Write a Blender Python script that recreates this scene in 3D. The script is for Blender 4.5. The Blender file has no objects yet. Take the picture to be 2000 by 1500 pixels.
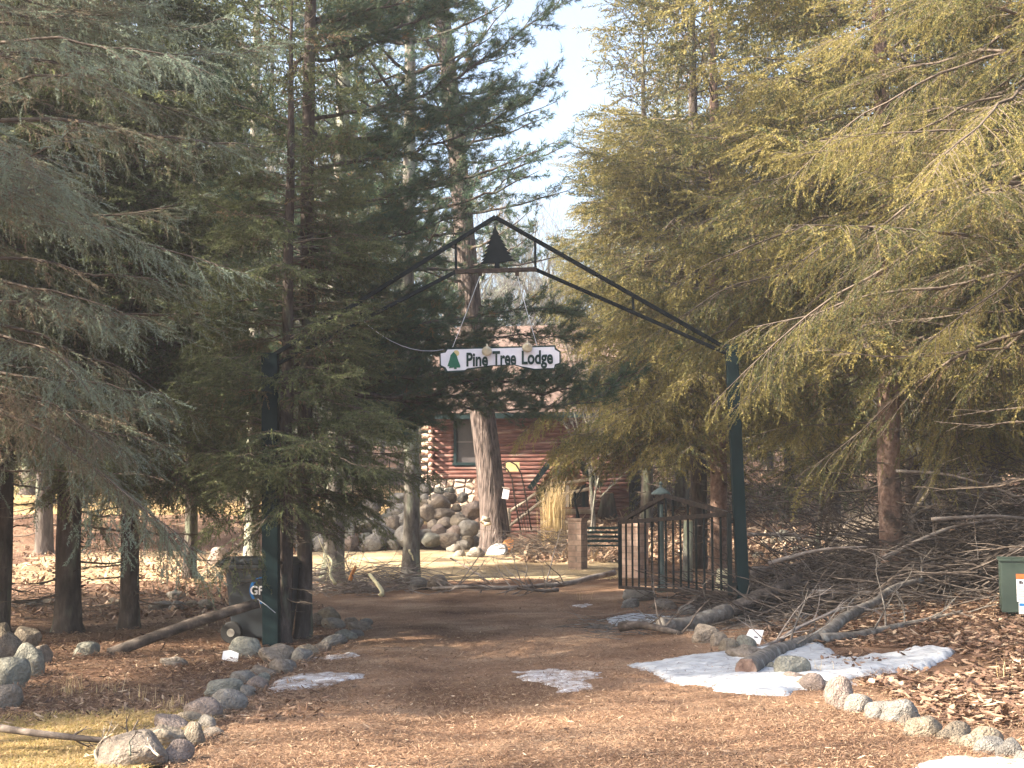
import bpy, bmesh, math, random
import numpy as np
from mathutils import Vector, Matrix
R = math.radians
rng = np.random.default_rng(7); random.seed(7)
scene = bpy.context.scene
# ------------------------------------------------------------------ camera
F = 2780.0; HZ = 994.0; EYE = 1.6
PITCH = math.atan((HZ-750)/F)
cam_d = bpy.data.cameras.new('camera'); cam = bpy.data.objects.new('camera', cam_d)
scene.collection.objects.link(cam); scene.camera = cam
cam_d.sensor_width = 36.0; cam_d.lens = 36.0*F/2000.0
cam_d.clip_start = 0.1; cam_d.clip_end = 2000
cam.location = (0, 0, EYE); cam.rotation_euler = (R(90)+PITCH, 0, 0)
# ------------------------------------------------------------------ world + sun
SUN_EL = 35.0
SUN_AZ = -107.0      # degrees from +Y towards +X (negative: to the left)
w = bpy.data.worlds.new('World'); scene.world = w; w.use_nodes = True
nt = w.node_tree; nt.nodes.clear()
sky = nt.nodes.new('ShaderNodeTexSky'); sky.sky_type = 'NISHITA'; sky.sun_disc = False
sky.sun_elevation = R(SUN_EL); sky.sun_rotation = R(SUN_AZ); sky.air_density = 1.0; sky.dust_density = 5.0; sky.ozone_density = 1.0
bg = nt.nodes.new('ShaderNodeBackground'); bg.inputs['Strength'].default_value = 0.115
wo = nt.nodes.new('ShaderNodeOutputWorld')
nt.links.new(sky.outputs[0], bg.inputs[0]); nt.links.new(bg.outputs[0], wo.inputs[0])
sd = bpy.data.lights.new('sun', 'SUN'); sun = bpy.data.objects.new('sun', sd); scene.collection.objects.link(sun)
sd.energy = 5.0; sd.angle = R(0.6); sd.color = (1.0, 0.88, 0.72)
a, e = R(SUN_AZ), R(SUN_EL)
sdir = Vector((math.sin(a)*math.cos(e), math.cos(a)*math.cos(e), math.sin(e)))
sun.rotation_euler = sdir.to_track_quat('Z', 'Y').to_euler(); sun.location = sdir*60
scene.view_settings.view_transform = 'Standard'; scene.view_settings.look = 'None'
scene.view_settings.exposure = 2.3; scene.view_settings.gamma = 1.0
scene.render.engine = 'CYCLES'
scene.cycles.max_bounces = 5; scene.cycles.diffuse_bounces = 3; scene.cycles.glossy_bounces = 2; scene.cycles.transmission_bounces = 4; scene.cycles.volume_bounces = 0
# ------------------------------------------------------------------ terrain height
PLY = [(-60,0),(22,0),(29,.2),(39.5,.45),(42,1.3),(52,2.4),(53.5,2.5),(55,3.1),(100,6),(300,14),(900,30)]
PCY = [(-60,0),(22,0),(29,.2),(38,.45),(44,.6),(47,1.5),(55,3),(100,6),(300,14),(900,30)]
PRY = [(-60,0),(22,.05),(29,.2),(36,.45),(40,.8),(55,2.8),(100,6),(300,14),(900,30)]
def _p(y, P): return np.interp(y, [p[0] for p in P], [p[1] for p in P])
def gz(x, y):
    x = np.asarray(x, float); y = np.asarray(y, float)
    l, c, r = _p(y, PLY), _p(y, PCY), _p(y, PRY)
    wl = np.clip((-1.2-x)/2.0, 0, 1); wr = np.clip((x-0.6)/1.8, 0, 1)
    z = c*(1-wl-wr) + l*wl + r*wr
    z = z + 0.022*np.clip(x, -6, 6)*np.clip((30-y)/8, 0, 1)
    z = z + 0.25*np.clip((x-3.6-0.05*(18-y))/3.0, 0, 1)*np.clip((26-y)/4, 0, 1)
    z = z + 0.018*np.sin(x*1.3+y*.7)*np.sin(y*.9-x*.4) + 0.01*np.sin(x*3.1+1)*np.sin(y*2.7)
    # two shallow wheel ruts along the drive
    z = z - 0.03*np.exp(-((x+0.55)/.35)**2)*np.clip((24-y)/4,0,1) - 0.03*np.exp(-((x-1.35)/.35)**2)*np.clip((24-y)/4,0,1)
    return z
def gh(x, y): return float(gz(x, y))
CP, SP = math.cos(PITCH), math.sin(PITCH)
def ray(px, py):
    u = (px-1000)/F; v = (750-py)/F
    return Vector((u, CP - v*SP, SP + v*CP))
def P(px, py, y):
    d = ray(px, py); t = y/d.y
    return Vector((d.x*t, y, EYE + d.z*t))
def G(px, py):
    d = ray(px, py)
    ys = np.arange(5, 160, .03); t = ys/d.y
    z = EYE + d.z*t; g = gz(d.x*t, ys)
    i = int(np.argmax(z <= g)) if np.any(z <= g) else len(ys)-1
    return Vector((d.x*t[i], ys[i], g[i]))
# ------------------------------------------------------------------ object helpers
COL = scene.collection
def tag(o, label=None, cat=None, group=None, kind=None):
    if label: o['label'] = label
    if cat: o['category'] = cat
    if group: o['group'] = group
    if kind: o['kind'] = kind
    return o
def empty(name, loc, rz=0, **k):
    o = bpy.data.objects.new(name, None); COL.objects.link(o); o.location = loc; o.rotation_euler = (0,0,rz)
    o.empty_display_size = .1
    return tag(o, **k)
def arr_mesh(name, V, tris=None, quads=None, ngons=None, attr=None, smooth=False, uvless=True):
    me = bpy.data.meshes.new(name)
    V = np.asarray(V, np.float32).reshape(-1,3)
    idx, tot = [], []
    if tris is not None and len(tris): tris = np.asarray(tris, np.int32); idx.append(tris.ravel()); tot.append(np.full(len(tris),3,np.int32))
    if quads is not None and len(quads): quads = np.asarray(quads, np.int32); idx.append(quads.ravel()); tot.append(np.full(len(quads),4,np.int32))
    if ngons:
        for g in ngons: idx.append(np.asarray(g,np.int32)); tot.append(np.array([len(g)],np.int32))
    idx = np.concatenate(idx); tot = np.concatenate(tot)
    start = np.concatenate([[0], np.cumsum(tot)[:-1]]).astype(np.int32)
    me.vertices.add(len(V)); me.vertices.foreach_set('co', V.ravel())
    me.loops.add(len(idx)); me.loops.foreach_set('vertex_index', idx)
    me.polygons.add(len(tot)); me.polygons.foreach_set('loop_start', start); me.polygons.foreach_set('loop_total', tot)
    me.polygons.foreach_set('use_smooth', np.full(len(tot), smooth, bool))
    if attr is not None:
        a_ = me.attributes.new('age', 'FLOAT', 'POINT'); a_.data.foreach_set('value', np.asarray(attr, np.float32).ravel())
    me.update(calc_edges=True); me.validate()
    return me
class MB:
    def __init__(s): s.V=[]; s.T=[]; s.Q=[]; s.N=[]; s.n=0
    def raw(s, V, T=None, Q=None, N=None):
        V = np.asarray(V, float).reshape(-1,3); s.V.append(V)
        if T is not None and len(T): s.T.append(np.asarray(T,int)+s.n)
        if Q is not None and len(Q): s.Q.append(np.asarray(Q,int)+s.n)
        if N:
            for g in N: s.N.append([i+s.n for i in g])
        s.n += len(V)
    def tube(s, pts, rad, k=6, cap=True, wob=0, aspect=1.0):
        pts = np.asarray([tuple(p) for p in pts], float); n = len(pts)
        rad = np.full(n, rad, float) if np.isscalar(rad) else np.asarray(rad, float)
        t = np.gradient(pts, axis=0); t /= (np.linalg.norm(t, axis=1, keepdims=True)+1e-9)
        ref = np.array([0,0,1.]) if abs(t[0][2]) < .9 else np.array([1.,0,0])
        V = np.zeros((n,k,3)); an = np.arange(k)*2*np.pi/k
        for i in range(n):
            ref = ref - t[i]*np.dot(ref,t[i]); ref /= np.linalg.norm(ref)+1e-9
            b = np.cross(t[i], ref)
            r = rad[i]*(1+ (rng.uniform(-wob,wob,k) if wob else 0))
            V[i] = pts[i] + np.outer(np.cos(an)*r, ref) + np.outer(np.sin(an)*r*aspect, b)
        q = []
        for i in range(n-1):
            for j in range(k):
                q.append((i*k+j, i*k+(j+1)%k, (i+1)*k+(j+1)%k, (i+1)*k+j))
        s.raw(V.reshape(-1,3), Q=q, N=[list(range(k))[::-1], list(range((n-1)*k, n*k))] if cap else None)
    def box(s, c, size, M=None, bev=0.0):
        bm = bmesh.new(); bmesh.ops.create_cube(bm, size=1.0)
        bmesh.ops.scale(bm, vec=size, verts=bm.verts)
        if bev: bmesh.ops.bevel(bm, geom=bm.edges[:], offset=bev, segments=2, profile=.7, affect='EDGES')
        if M is not None: bmesh.ops.transform(bm, matrix=M.to_4x4(), verts=bm.verts)
        bmesh.ops.translate(bm, vec=Vector(c), verts=bm.verts)
        s.bm(bm)
    def bar(s, a, b, w, h, bev=0.0, up=Vector((0,0,1))):
        a, b = Vector(a), Vector(b); d = b-a; L = d.length; d.normalize()
        if abs(d.dot(up)) > .98: up = Vector((0,1,0))
        y = up.cross(d).normalized(); z = d.cross(y)
        M = Matrix((d, y, z)).transposed()
        s.box((a+b)/2, (L, w, h), M, bev)
    def bm(s, bm):
        bm.verts.index_update(); V = [v.co[:] for v in bm.verts]
        s.raw(V, N=[[v.index for v in f.verts] for f in bm.faces]); bm.free()
    def prism(s, poly, O, U, W, N_, th):
        # polygon (u,v) list extruded along N_ by th
        O, U, W, N_ = Vector(O), Vector(U), Vector(W), Vector(N_); k = len(poly)
        A = [O+U*p[0]+W*p[1] for p in poly]; B = [p+N_*th for p in A]
        nrm = sum((poly[i][0]*poly[(i+1)%k][1]-poly[(i+1)%k][0]*poly[i][1] for i in range(k)))
        f = [list(range(k))[::-1], list(range(k,2*k))] + [[i,(i+1)%k,(i+1)%k+k,i+k] for i in range(k)]
        s.raw([v[:] for v in A+B], N=f)
    def lathe(s, prof, c, k=16, M=None):
        V=[]; 
        for (r,z) in prof:
            for j in range(k):
                v = Vector((r*math.cos(2*math.pi*j/k), r*math.sin(2*math.pi*j/k), z))
                if M is not None: v = M @ v
                V.append((Vector(c)+v)[:])
        n=len(prof); q=[(i*k+j, i*k+(j+1)%k, (i+1)*k+(j+1)%k, (i+1)*k+j) for i in range(n-1) for j in range(k)]
        s.raw(V, Q=q, N=[list(range(k))[::-1], list(range((n-1)*k,n*k))])
    def build(s, name, mat, parent=None, smooth=False, loc=(0,0,0), origin=None):
        V = np.concatenate(s.V)
        if origin is not None: V = V - np.array(tuple(origin)); loc = origin
        me = arr_mesh(name, V, np.concatenate(s.T) if s.T else None, np.concatenate(s.Q) if s.Q else None, s.N, smooth=smooth)
        bm = bmesh.new(); bm.from_mesh(me)
        if len(bm.faces) < 60000: bmesh.ops.recalc_face_normals(bm, faces=bm.faces); bm.to_mesh(me)
        bm.free()
        me.materials.append(mat); o = bpy.data.objects.new(name, me); COL.objects.link(o)
        if parent is not None: o.parent = parent
        o.location = loc
        return o
def local(p, root):  # a world point in a root placed without rotation
    return Vector(p)-root.location
# ------------------------------------------------------------------ materials
def newmat(name, rough=.85, spec=.3):
    m = bpy.data.materials.new(name); m.use_nodes = True
    b = m.node_tree.nodes['Principled BSDF']; b.inputs['Roughness'].default_value = rough
    b.inputs['Specular IOR Level'].default_value = spec
    return m, m.node_tree.nodes, m.node_tree.links, b
def ramp(N, stops):
    r = N.new('ShaderNodeValToRGB'); el = r.color_ramp.elements
    el[0].position, el[0].color = stops[0][0], (*stops[0][1],1)
    el[1].position, el[1].color = stops[-1][0], (*stops[-1][1],1)
    for p, c in stops[1:-1]:
        x = el.new(p); x.color = (*c,1)
    return r
def noise_mat(name, stops, scale=5, detail=8, stretch=(1,1,1), rough=.9, bump=.3, bscale=None, coord='Object', spec=.2, second=None, bdist=.02, metallic=0):
    m, N, L, b = newmat(name, rough, spec); b.inputs['Metallic'].default_value = metallic
    tc = N.new('ShaderNodeTexCoord'); mp = N.new('ShaderNodeMapping'); mp.inputs['Scale'].default_value = stretch
    L.new(tc.outputs[coord], mp.inputs[0])
    oi = N.new('ShaderNodeObjectInfo'); ad = N.new('ShaderNodeVectorMath'); ad.operation='ADD'
    ml = N.new('ShaderNodeVectorMath'); ml.operation='SCALE'; ml.inputs[0].default_value=(37,19,53); L.new(oi.outputs['Random'], ml.inputs['Scale'])
    L.new(mp.outputs[0], ad.inputs[0]); L.new(ml.outputs[0], ad.inputs[1])
    n = N.new('ShaderNodeTexNoise'); n.inputs['Scale'].default_value = scale; n.inputs['Detail'].default_value = detail; n.inputs['Roughness'].default_value=.65
    L.new(ad.outputs[0], n.inputs[0]); r = ramp(N, stops); L.new(n.outputs[0], r.inputs[0]); out = r.outputs[0]
    if second:
        n2 = N.new('ShaderNodeTexNoise'); n2.inputs['Scale'].default_value = second[0]; n2.inputs['Detail'].default_value=5
        L.new(ad.outputs[0], n2.inputs[0]); r2 = ramp(N, [(second[2],(0,0,0)),(second[3],(1,1,1))]); L.new(n2.outputs[0], r2.inputs[0])
        mx = N.new('ShaderNodeMixRGB'); L.new(r2.outputs[0], mx.inputs[0]); L.new(out, mx.inputs[1]); mx.inputs[2].default_value=(*second[1],1); out = mx.outputs[0]
    L.new(out, b.inputs['Base Color'])
    if bump:
        nb = N.new('ShaderNodeTexNoise'); nb.inputs['Scale'].default_value = bscale or scale*2; nb.inputs['Detail'].default_value=6
        L.new(ad.outputs[0], nb.inputs[0]); bp = N.new('ShaderNodeBump'); bp.inputs['Strength'].default_value = bump; bp.inputs['Distance'].default_value=bdist
        L.new(nb.outputs[0], bp.inputs['Height']); L.new(bp.outputs[0], b.inputs['Normal'])
    return m
def needle_mat(name, stops, trans=.42):
    m, N, L, b = newmat(name, .6, .25)
    at = N.new('ShaderNodeAttribute'); at.attribute_name = 'age'
    r = ramp(N, stops); L.new(at.outputs['Fac'], r.inputs[0])
    L.new(r.outputs[0], b.inputs['Base Color'])
    tr = N.new('ShaderNodeBsdfTranslucent'); L.new(r.outputs[0], tr.inputs[0])
    mx = N.new('ShaderNodeMixShader'); mx.inputs[0].default_value = trans
    L.new(b.outputs[0], mx.inputs[1]); L.new(tr.outputs[0], mx.inputs[2]); L.new(mx.outputs[0], N['Material Output'].inputs[0])
    return m
M = {}
M['needle_sunlit'] = needle_mat('sunlit_gold_needles', [(0,(.27,.225,.075)),(.2,(.18,.165,.055)),(.42,(.075,.095,.04)),(.7,(.12,.10,.05)),(1,(.22,.15,.09))],.42)  # pale new tips, with sunlit gold and dark bough gaps put into the colour
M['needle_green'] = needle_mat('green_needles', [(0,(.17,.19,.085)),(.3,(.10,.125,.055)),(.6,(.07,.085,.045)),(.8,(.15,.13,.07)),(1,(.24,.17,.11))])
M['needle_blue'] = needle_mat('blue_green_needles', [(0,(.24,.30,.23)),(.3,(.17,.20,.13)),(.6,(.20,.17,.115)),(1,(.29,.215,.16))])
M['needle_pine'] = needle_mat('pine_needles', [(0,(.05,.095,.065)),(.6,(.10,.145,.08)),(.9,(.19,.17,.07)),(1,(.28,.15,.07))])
M['bark_dark'] = noise_mat('dark_bark', [(.3,(.03,.024,.021)),(.55,(.08,.063,.055)),(.75,(.16,.135,.115))], 9, stretch=(1,1,.3), bump=.9, bdist=.04, second=(3,(.15,.17,.12),.55,.7))
M['bark_red'] = noise_mat('reddish_bark', [(.3,(.09,.055,.042)),(.5,(.20,.13,.10)),(.75,(.32,.24,.19))], 14, stretch=(1,1,.8), bump=.8, bdist=.03, second=(4,(.08,.06,.05),.58,.68))
M['bark_grey'] = noise_mat('grey_lichen_bark', [(.3,(.08,.07,.06)),(.5,(.17,.155,.135)),(.75,(.29,.28,.245))], 11, stretch=(1,1,.35), bump=.8, bdist=.03, second=(3.5,(.30,.33,.24),.5,.66))
M['bark_pine'] = noise_mat('furrowed_pine_bark', [(.38,(.028,.022,.02)),(.5,(.10,.078,.07)),(.68,(.18,.145,.13))], 14, stretch=(1,1,.16), bump=1.0, bscale=18, bdist=.08)
M['twig'] = noise_mat('dry_twigs', [(.3,(.07,.055,.045)),(.7,(.17,.135,.105))], 8, bump=.2)
M['limb'] = noise_mat('mottled_limb_bark', [(.3,(.06,.05,.042)),(.5,(.13,.115,.10)),(.72,(.24,.22,.19))], 9, bump=.8, bdist=.02, second=(5,(.28,.27,.24),.6,.7))
M['brush'] = noise_mat('shaded_brush', [(.3,(.035,.028,.024)),(.5,(.085,.068,.057)),(.7,(.21,.175,.145))], 7, bump=.5)  # branch bark darkened: shade over the brush is put into the colour
M['twig_grey'] = noise_mat('weathered_branches', [(.3,(.12,.105,.095)),(.55,(.24,.21,.19)),(.75,(.38,.35,.31))], 7, bump=.5, second=(3,(.12,.09,.07),.5,.65))
M['cut_wood'] = noise_mat('fresh_cut_wood', [(.3,(.55,.36,.2)),(.7,(.72,.5,.3))], 9, bump=.2)
M['orange_wood'] = noise_mat('orange_heartwood', [(.3,(.5,.2,.07)),(.7,(.7,.34,.14))], 9, bump=.2)
M['pale_wood'] = noise_mat('peeled_wood', [(.3,(.62,.55,.32)),(.7,(.8,.74,.5))], 6, bump=.1)
def ground_mat(name, fine, stops, big=None, scale=1.1, fs=28, bump=.6, fstretch=(1,1,1)):
    m, N, L, b = newmat(name, .95, .1)
    tc = N.new('ShaderNodeTexCoord')
    n = N.new('ShaderNodeTexNoise'); n.inputs['Scale'].default_value=scale; n.inputs['Detail'].default_value=7; n.inputs['Roughness'].default_value=.7; L.new(tc.outputs['Object'], n.inputs[0])
    r = ramp(N, stops); L.new(n.outputs[0], r.inputs[0])
    mp = N.new('ShaderNodeMapping'); mp.inputs['Scale'].default_value = fstretch; L.new(tc.outputs['Object'], mp.inputs[0])
    f = N.new('ShaderNodeTexNoise'); f.inputs['Scale'].default_value=fs; f.inputs['Detail'].default_value=6; f.inputs['Roughness'].default_value=.75; L.new(mp.outputs[0], f.inputs[0])
    fr = ramp(N, fine); L.new(f.outputs[0], fr.inputs[0])
    mx = N.new('ShaderNodeMixRGB'); mx.blend_type='MULTIPLY'; mx.inputs[0].default_value=1; L.new(r.outputs[0], mx.inputs[1]); L.new(fr.outputs[0], mx.inputs[2])
    g_=N.new('ShaderNodeTexNoise'); g_.inputs['Scale'].default_value=.45; g_.inputs['Detail'].default_value=4; g_.inputs['Distortion'].default_value=.6; L.new(tc.outputs['Object'], g_.inputs[0])
    gr_=ramp(N,[(.36,(.62,.58,.55)),(.5,(1,1,1)),(.66,(1.18,1.15,1.1))]); L.new(g_.outputs[0],gr_.inputs[0])
    m2=N.new('ShaderNodeMixRGB'); m2.blend_type='MULTIPLY'; m2.inputs[0].default_value=1; L.new(mx.outputs[0],m2.inputs[1]); L.new(gr_.outputs[0],m2.inputs[2])
    L.new(m2.outputs[0], b.inputs['Base Color'])
    bp = N.new('ShaderNodeBump'); bp.inputs['Strength'].default_value=bump; bp.inputs['Distance'].default_value=.05
    L.new(f.outputs[0], bp.inputs['Height']); L.new(bp.outputs[0], b.inputs['Normal'])
    return m
FINE = [(.3,(.5,.48,.46)),(.5,(1,1,1)),(.7,(1.5,1.45,1.4))]
M['forest'] = ground_mat('leaf_and_needle_ground', FINE, [(.3,(.09,.05,.035)),(.5,(.165,.10,.068)),(.7,(.29,.20,.135))])
M['drive'] = ground_mat('needle_strewn_drive', FINE, [(.3,(.125,.07,.045)),(.5,(.245,.155,.10)),(.7,(.37,.265,.18))], scale=.8, fs=40)
M['lawn'] = ground_mat('dry_yellow_lawn', FINE, [(.3,(.24,.17,.08)),(.5,(.36,.26,.125)),(.7,(.46,.36,.20))], scale=1.4, fs=35)
M['yard'] = ground_mat('straw_yard', FINE, [(.3,(.26,.195,.12)),(.5,(.40,.31,.19)),(.7,(.48,.39,.26))], scale=1.2, fs=25)
M['ice'] = noise_mat('dirty_ice', [(.35,(.22,.16,.12)),(.5,(.42,.38,.36)),(.62,(.70,.70,.70))], 7, bump=.5, bscale=12, rough=.5)
M['snow'] = noise_mat('old_snow', [(.3,(.22,.23,.25)),(.5,(.37,.39,.41)),(.7,(.48,.50,.52))], 6, bump=.5, bscale=12, rough=.6, second=(26,(.30,.22,.16),.62,.72))
ROCKC = {'grey':((.12,.112,.10),(.30,.285,.26)), 'tan':((.145,.12,.09),(.33,.28,.21)), 'pinkish':((.15,.118,.10),(.33,.27,.235)), 'greenish':((.13,.13,.11),(.35,.34,.28)), 'brown':((.12,.10,.08),(.32,.27,.22)), 'pale':((.17,.155,.13),(.34,.31,.27))}
for k,(c0,c1) in ROCKC.items():
    M['rock_'+k] = noise_mat(k+'_fieldstone', [(.3,c0),(.55,tuple((a_+b_)/2 for a_,b_ in zip(c0,c1))),(.72,c1)], 2.6, bump=.9, bscale=7, bdist=.05, second=(22,tuple(v*.7 for v in c0),.6,.7))
M['green_paint'] = noise_mat('dark_green_paint', [(.3,(.004,.014,.016)),(.7,(.008,.024,.026))], 6, stretch=(1,1,.3), bump=.15, rough=.75, spec=.15)
M['black_iron'] = noise_mat('dark_green_iron', [(.3,(.004,.008,.010)),(.7,(.009,.015,.018))], 8, bump=.1, rough=.75, spec=.15)
M['rusty_iron'] = noise_mat('rust_worn_rail', [(.35,(.025,.02,.018)),(.6,(.07,.05,.038)),(.75,(.13,.095,.07))], 12, bump=.2, rough=.7)
M['gate_bar'] = noise_mat('weathered_gate_iron', [(.35,(.008,.014,.013)),(.6,(.016,.02,.018)),(.75,(.05,.028,.018))], 9, bump=.15, rough=.6)
M['sign_white'] = noise_mat('sign_white_paint', [(.3,(.66,.67,.72)),(.7,(.80,.80,.84))], 5, stretch=(1,1,1), bump=.08, rough=.6)
M['sign_dark'] = noise_mat('sign_green_black', [(.3,(.008,.028,.026)),(.7,(.014,.045,.04))], 8, bump=.05, rough=.6)
M['sign_green'] = noise_mat('sign_tree_green', [(.3,(.012,.10,.06)),(.7,(.02,.15,.09))], 8, bump=.05, rough=.6)
M['sign_gold'] = noise_mat('sign_moon_gold', [(.3,(.52,.42,.18)),(.7,(.65,.55,.28))], 8, bump=.05, rough=.6)
M['brass'] = noise_mat('lamp_cream_metal', [(.3,(.45,.38,.24)),(.7,(.66,.60,.44))], 8, bump=.05, rough=.4)
M['bin'] = noise_mat('bin_black_plastic', [(.3,(.012,.017,.022)),(.7,(.025,.032,.038))], 6, bump=.05, rough=.45, spec=.5)
M['tyre'] = noise_mat('bin_wheel_rubber', [(.3,(.012,.012,.012)),(.7,(.03,.03,.03))], 6, bump=.1, rough=.6)
M['white'] = noise_mat('white_card', [(.3,(.78,.78,.78)),(.7,(.86,.86,.86))], 6, bump=0, rough=.6)
M['ink'] = noise_mat('dark_ink', [(.3,(.05,.05,.06)),(.7,(.08,.08,.09))], 6, bump=0)
M['blue'] = noise_mat('blue_print', [(.3,(.02,.14,.38)),(.7,(.03,.18,.45))], 6, bump=0)
M['orange'] = noise_mat('orange_label', [(.3,(.50,.10,.03)),(.7,(.6,.15,.05))], 6, bump=0)
M['box_green'] = noise_mat('utility_green', [(.3,(.030,.046,.038)),(.7,(.045,.064,.052))], 3, bump=.1, rough=.55)
M['log_red'] = noise_mat('red_stained_log', [(.3,(.075,.03,.025)),(.5,(.15,.065,.052)),(.7,(.27,.15,.125))], 5, stretch=(.35,1,3), bump=.3, bdist=.01, second=(2.2,(.40,.30,.25),.58,.75))
M['log_end'] = noise_mat('sunlit_log_end', [(.3,(.38,.26,.19)),(.7,(.62,.5,.40))], 6, bump=.2)  # bright sun on the corner log ends is put into the colour
M['roof'] = noise_mat('brown_shingles', [(.3,(.06,.042,.037)),(.5,(.12,.085,.073)),(.7,(.20,.145,.125))], 5, stretch=(1,1,1), bump=.5)
M['glass'] = noise_mat('dark_window_glass', [(.3,(.05,.045,.05)),(.7,(.10,.09,.09))], 2, bump=0, rough=.15, spec=.6)
M['curtain'] = noise_mat('window_blind', [(.3,(.12,.10,.10)),(.7,(.2,.17,.16))], 3, bump=0, rough=.5)
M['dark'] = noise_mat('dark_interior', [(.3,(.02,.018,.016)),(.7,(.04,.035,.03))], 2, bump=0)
M['copper'] = noise_mat('brown_gable_board', [(.3,(.22,.09,.04)),(.7,(.32,.15,.08))], 6, bump=.2)
M['galv'] = noise_mat('galvanised_tub', [(.3,(.38,.42,.45)),(.7,(.62,.66,.70))], 9, bump=.1, rough=.5, metallic=.3)
M['galv_rust'] = noise_mat('stained_tub_side', [(.3,(.26,.24,.2)),(.7,(.45,.43,.38))], 9, bump=.2, rough=.7)
M['wood_rail'] = noise_mat('weathered_rail', [(.3,(.27,.22,.16)),(.7,(.48,.41,.32))], 8, bump=.3)
M['teal_post'] = noise_mat('grey_green_post', [(.3,(.09,.13,.12)),(.7,(.17,.21,.19))], 8, bump=.1, rough=.6)
M['straw'] = needle_mat('dry_grass', [(0,(.34,.26,.11)),(.5,(.50,.38,.20)),(1,(.62,.50,.32))], .3)
M['grass_mix'] = needle_mat('yellow_green_grass', [(0,(.26,.23,.06)),(.4,(.42,.30,.12)),(1,(.56,.42,.25))], .3)
M['leaf'] = needle_mat('fallen_leaves', [(0,(.07,.04,.028)),(.5,(.20,.12,.08)),(.85,(.37,.255,.17)),(1,(.52,.40,.28))], .15)
M['litter'] = needle_mat('fallen_needles', [(0,(.08,.042,.028)),(.5,(.23,.135,.08)),(1,(.46,.33,.21))], .1)
M['reed'] = needle_mat('grey_reeds', [(0,(.22,.18,.14)),(1,(.44,.38,.31))], .2)
def brick_mat():
    m, N, L, b = newmat('tan_block', .9, .1)
    tc = N.new('ShaderNodeTexCoord'); mp = N.new('ShaderNodeMapping'); mp.inputs['Rotation'].default_value=(R(90),0,0)
    sx = N.new('ShaderNodeSeparateXYZ'); L.new(tc.outputs['Object'], sx.inputs[0]); ad = N.new('ShaderNodeMath'); L.new(sx.outputs[0], ad.inputs[0]); L.new(sx.outputs[1], ad.inputs[1])
    cb = N.new('ShaderNodeCombineXYZ'); L.new(ad.outputs[0], cb.inputs[0]); L.new(sx.outputs[2], cb.inputs[1])
    br = N.new('ShaderNodeTexBrick'); L.new(cb.outputs[0], br.inputs[0]); br.inputs['Scale'].default_value=1
    br.inputs['Brick Width'].default_value=.4; br.inputs['Row Height'].default_value=.12; br.inputs['Mortar Size'].default_value=.008
    br.inputs['Color1'].default_value=(.40,.28,.22,1); br.inputs['Color2'].default_value=(.50,.37,.29,1); br.inputs['Mortar'].default_value=(.30,.24,.20,1)
    n = N.new('ShaderNodeTexNoise'); n.inputs['Scale'].default_value=9; n.inputs['Detail'].default_value=6; L.new(tc.outputs['Object'], n.inputs[0])
    rr = ramp(N, [(.3,(.7,.7,.7)),(.7,(1.2,1.2,1.2))]); L.new(n.outputs[0], rr.inputs[0])
    mx = N.new('ShaderNodeMixRGB'); mx.blend_type='MULTIPLY'; mx.inputs[0].default_value=1; L.new(br.outputs[0], mx.inputs[1]); L.new(rr.outputs[0], mx.inputs[2]); L.new(mx.outputs[0], b.inputs['Base Color'])
    bp = N.new('ShaderNodeBump'); bp.inputs['Strength'].default_value=.6; bp.inputs['Distance'].default_value=.01; bp.invert=True; L.new(br.outputs['Fac'], bp.inputs['Height']); L.new(bp.outputs[0], b.inputs['Normal'])
    return m
M['block'] = brick_mat()
def stone_mat():
    m, N, L, b = newmat('fieldstone_veneer', .9, .1)
    tc = N.new('ShaderNodeTexCoord')
    v = N.new('ShaderNodeTexVoronoi'); v.inputs['Scale'].default_value=4.2; v.feature='F1'; L.new(tc.outputs['Object'], v.inputs[0])
    ve = N.new('ShaderNodeTexVoronoi'); ve.inputs['Scale'].default_value=4.2; ve.feature='DISTANCE_TO_EDGE'; L.new(tc.outputs['Object'], ve.inputs[0])
    sep = N.new('ShaderNodeSeparateColor'); L.new(v.outputs['Color'], sep.inputs[0])
    r = ramp(N, [(0,(.30,.22,.17)),(.4,(.47,.38,.30)),(.7,(.40,.33,.30)),(1,(.60,.52,.43))]); L.new(sep.outputs[0], r.inputs[0])
    er = ramp(N, [(.02,(.35,.32,.3)),(.09,(1,1,1))]); L.new(ve.outputs['Distance'], er.inputs[0])
    mx = N.new('ShaderNodeMixRGB'); mx.blend_type='MULTIPLY'; mx.inputs[0].default_value=1; L.new(r.outputs[0], mx.inputs[1]); L.new(er.outputs[0], mx.inputs[2]); L.new(mx.outputs[0], b.inputs['Base Color'])
    br = ramp(N, [(0,(0,0,0)),(.2,(1,1,1))]); L.new(ve.outputs['Distance'], br.inputs[0])
    bp = N.new('ShaderNodeBump'); bp.inputs['Strength'].default_value=1; bp.inputs['Distance'].default_value=.06; L.new(br.outputs[0], bp.inputs['Height']); L.new(bp.outputs[0], b.inputs['Normal'])
    return m
M['stone'] = stone_mat()
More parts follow.
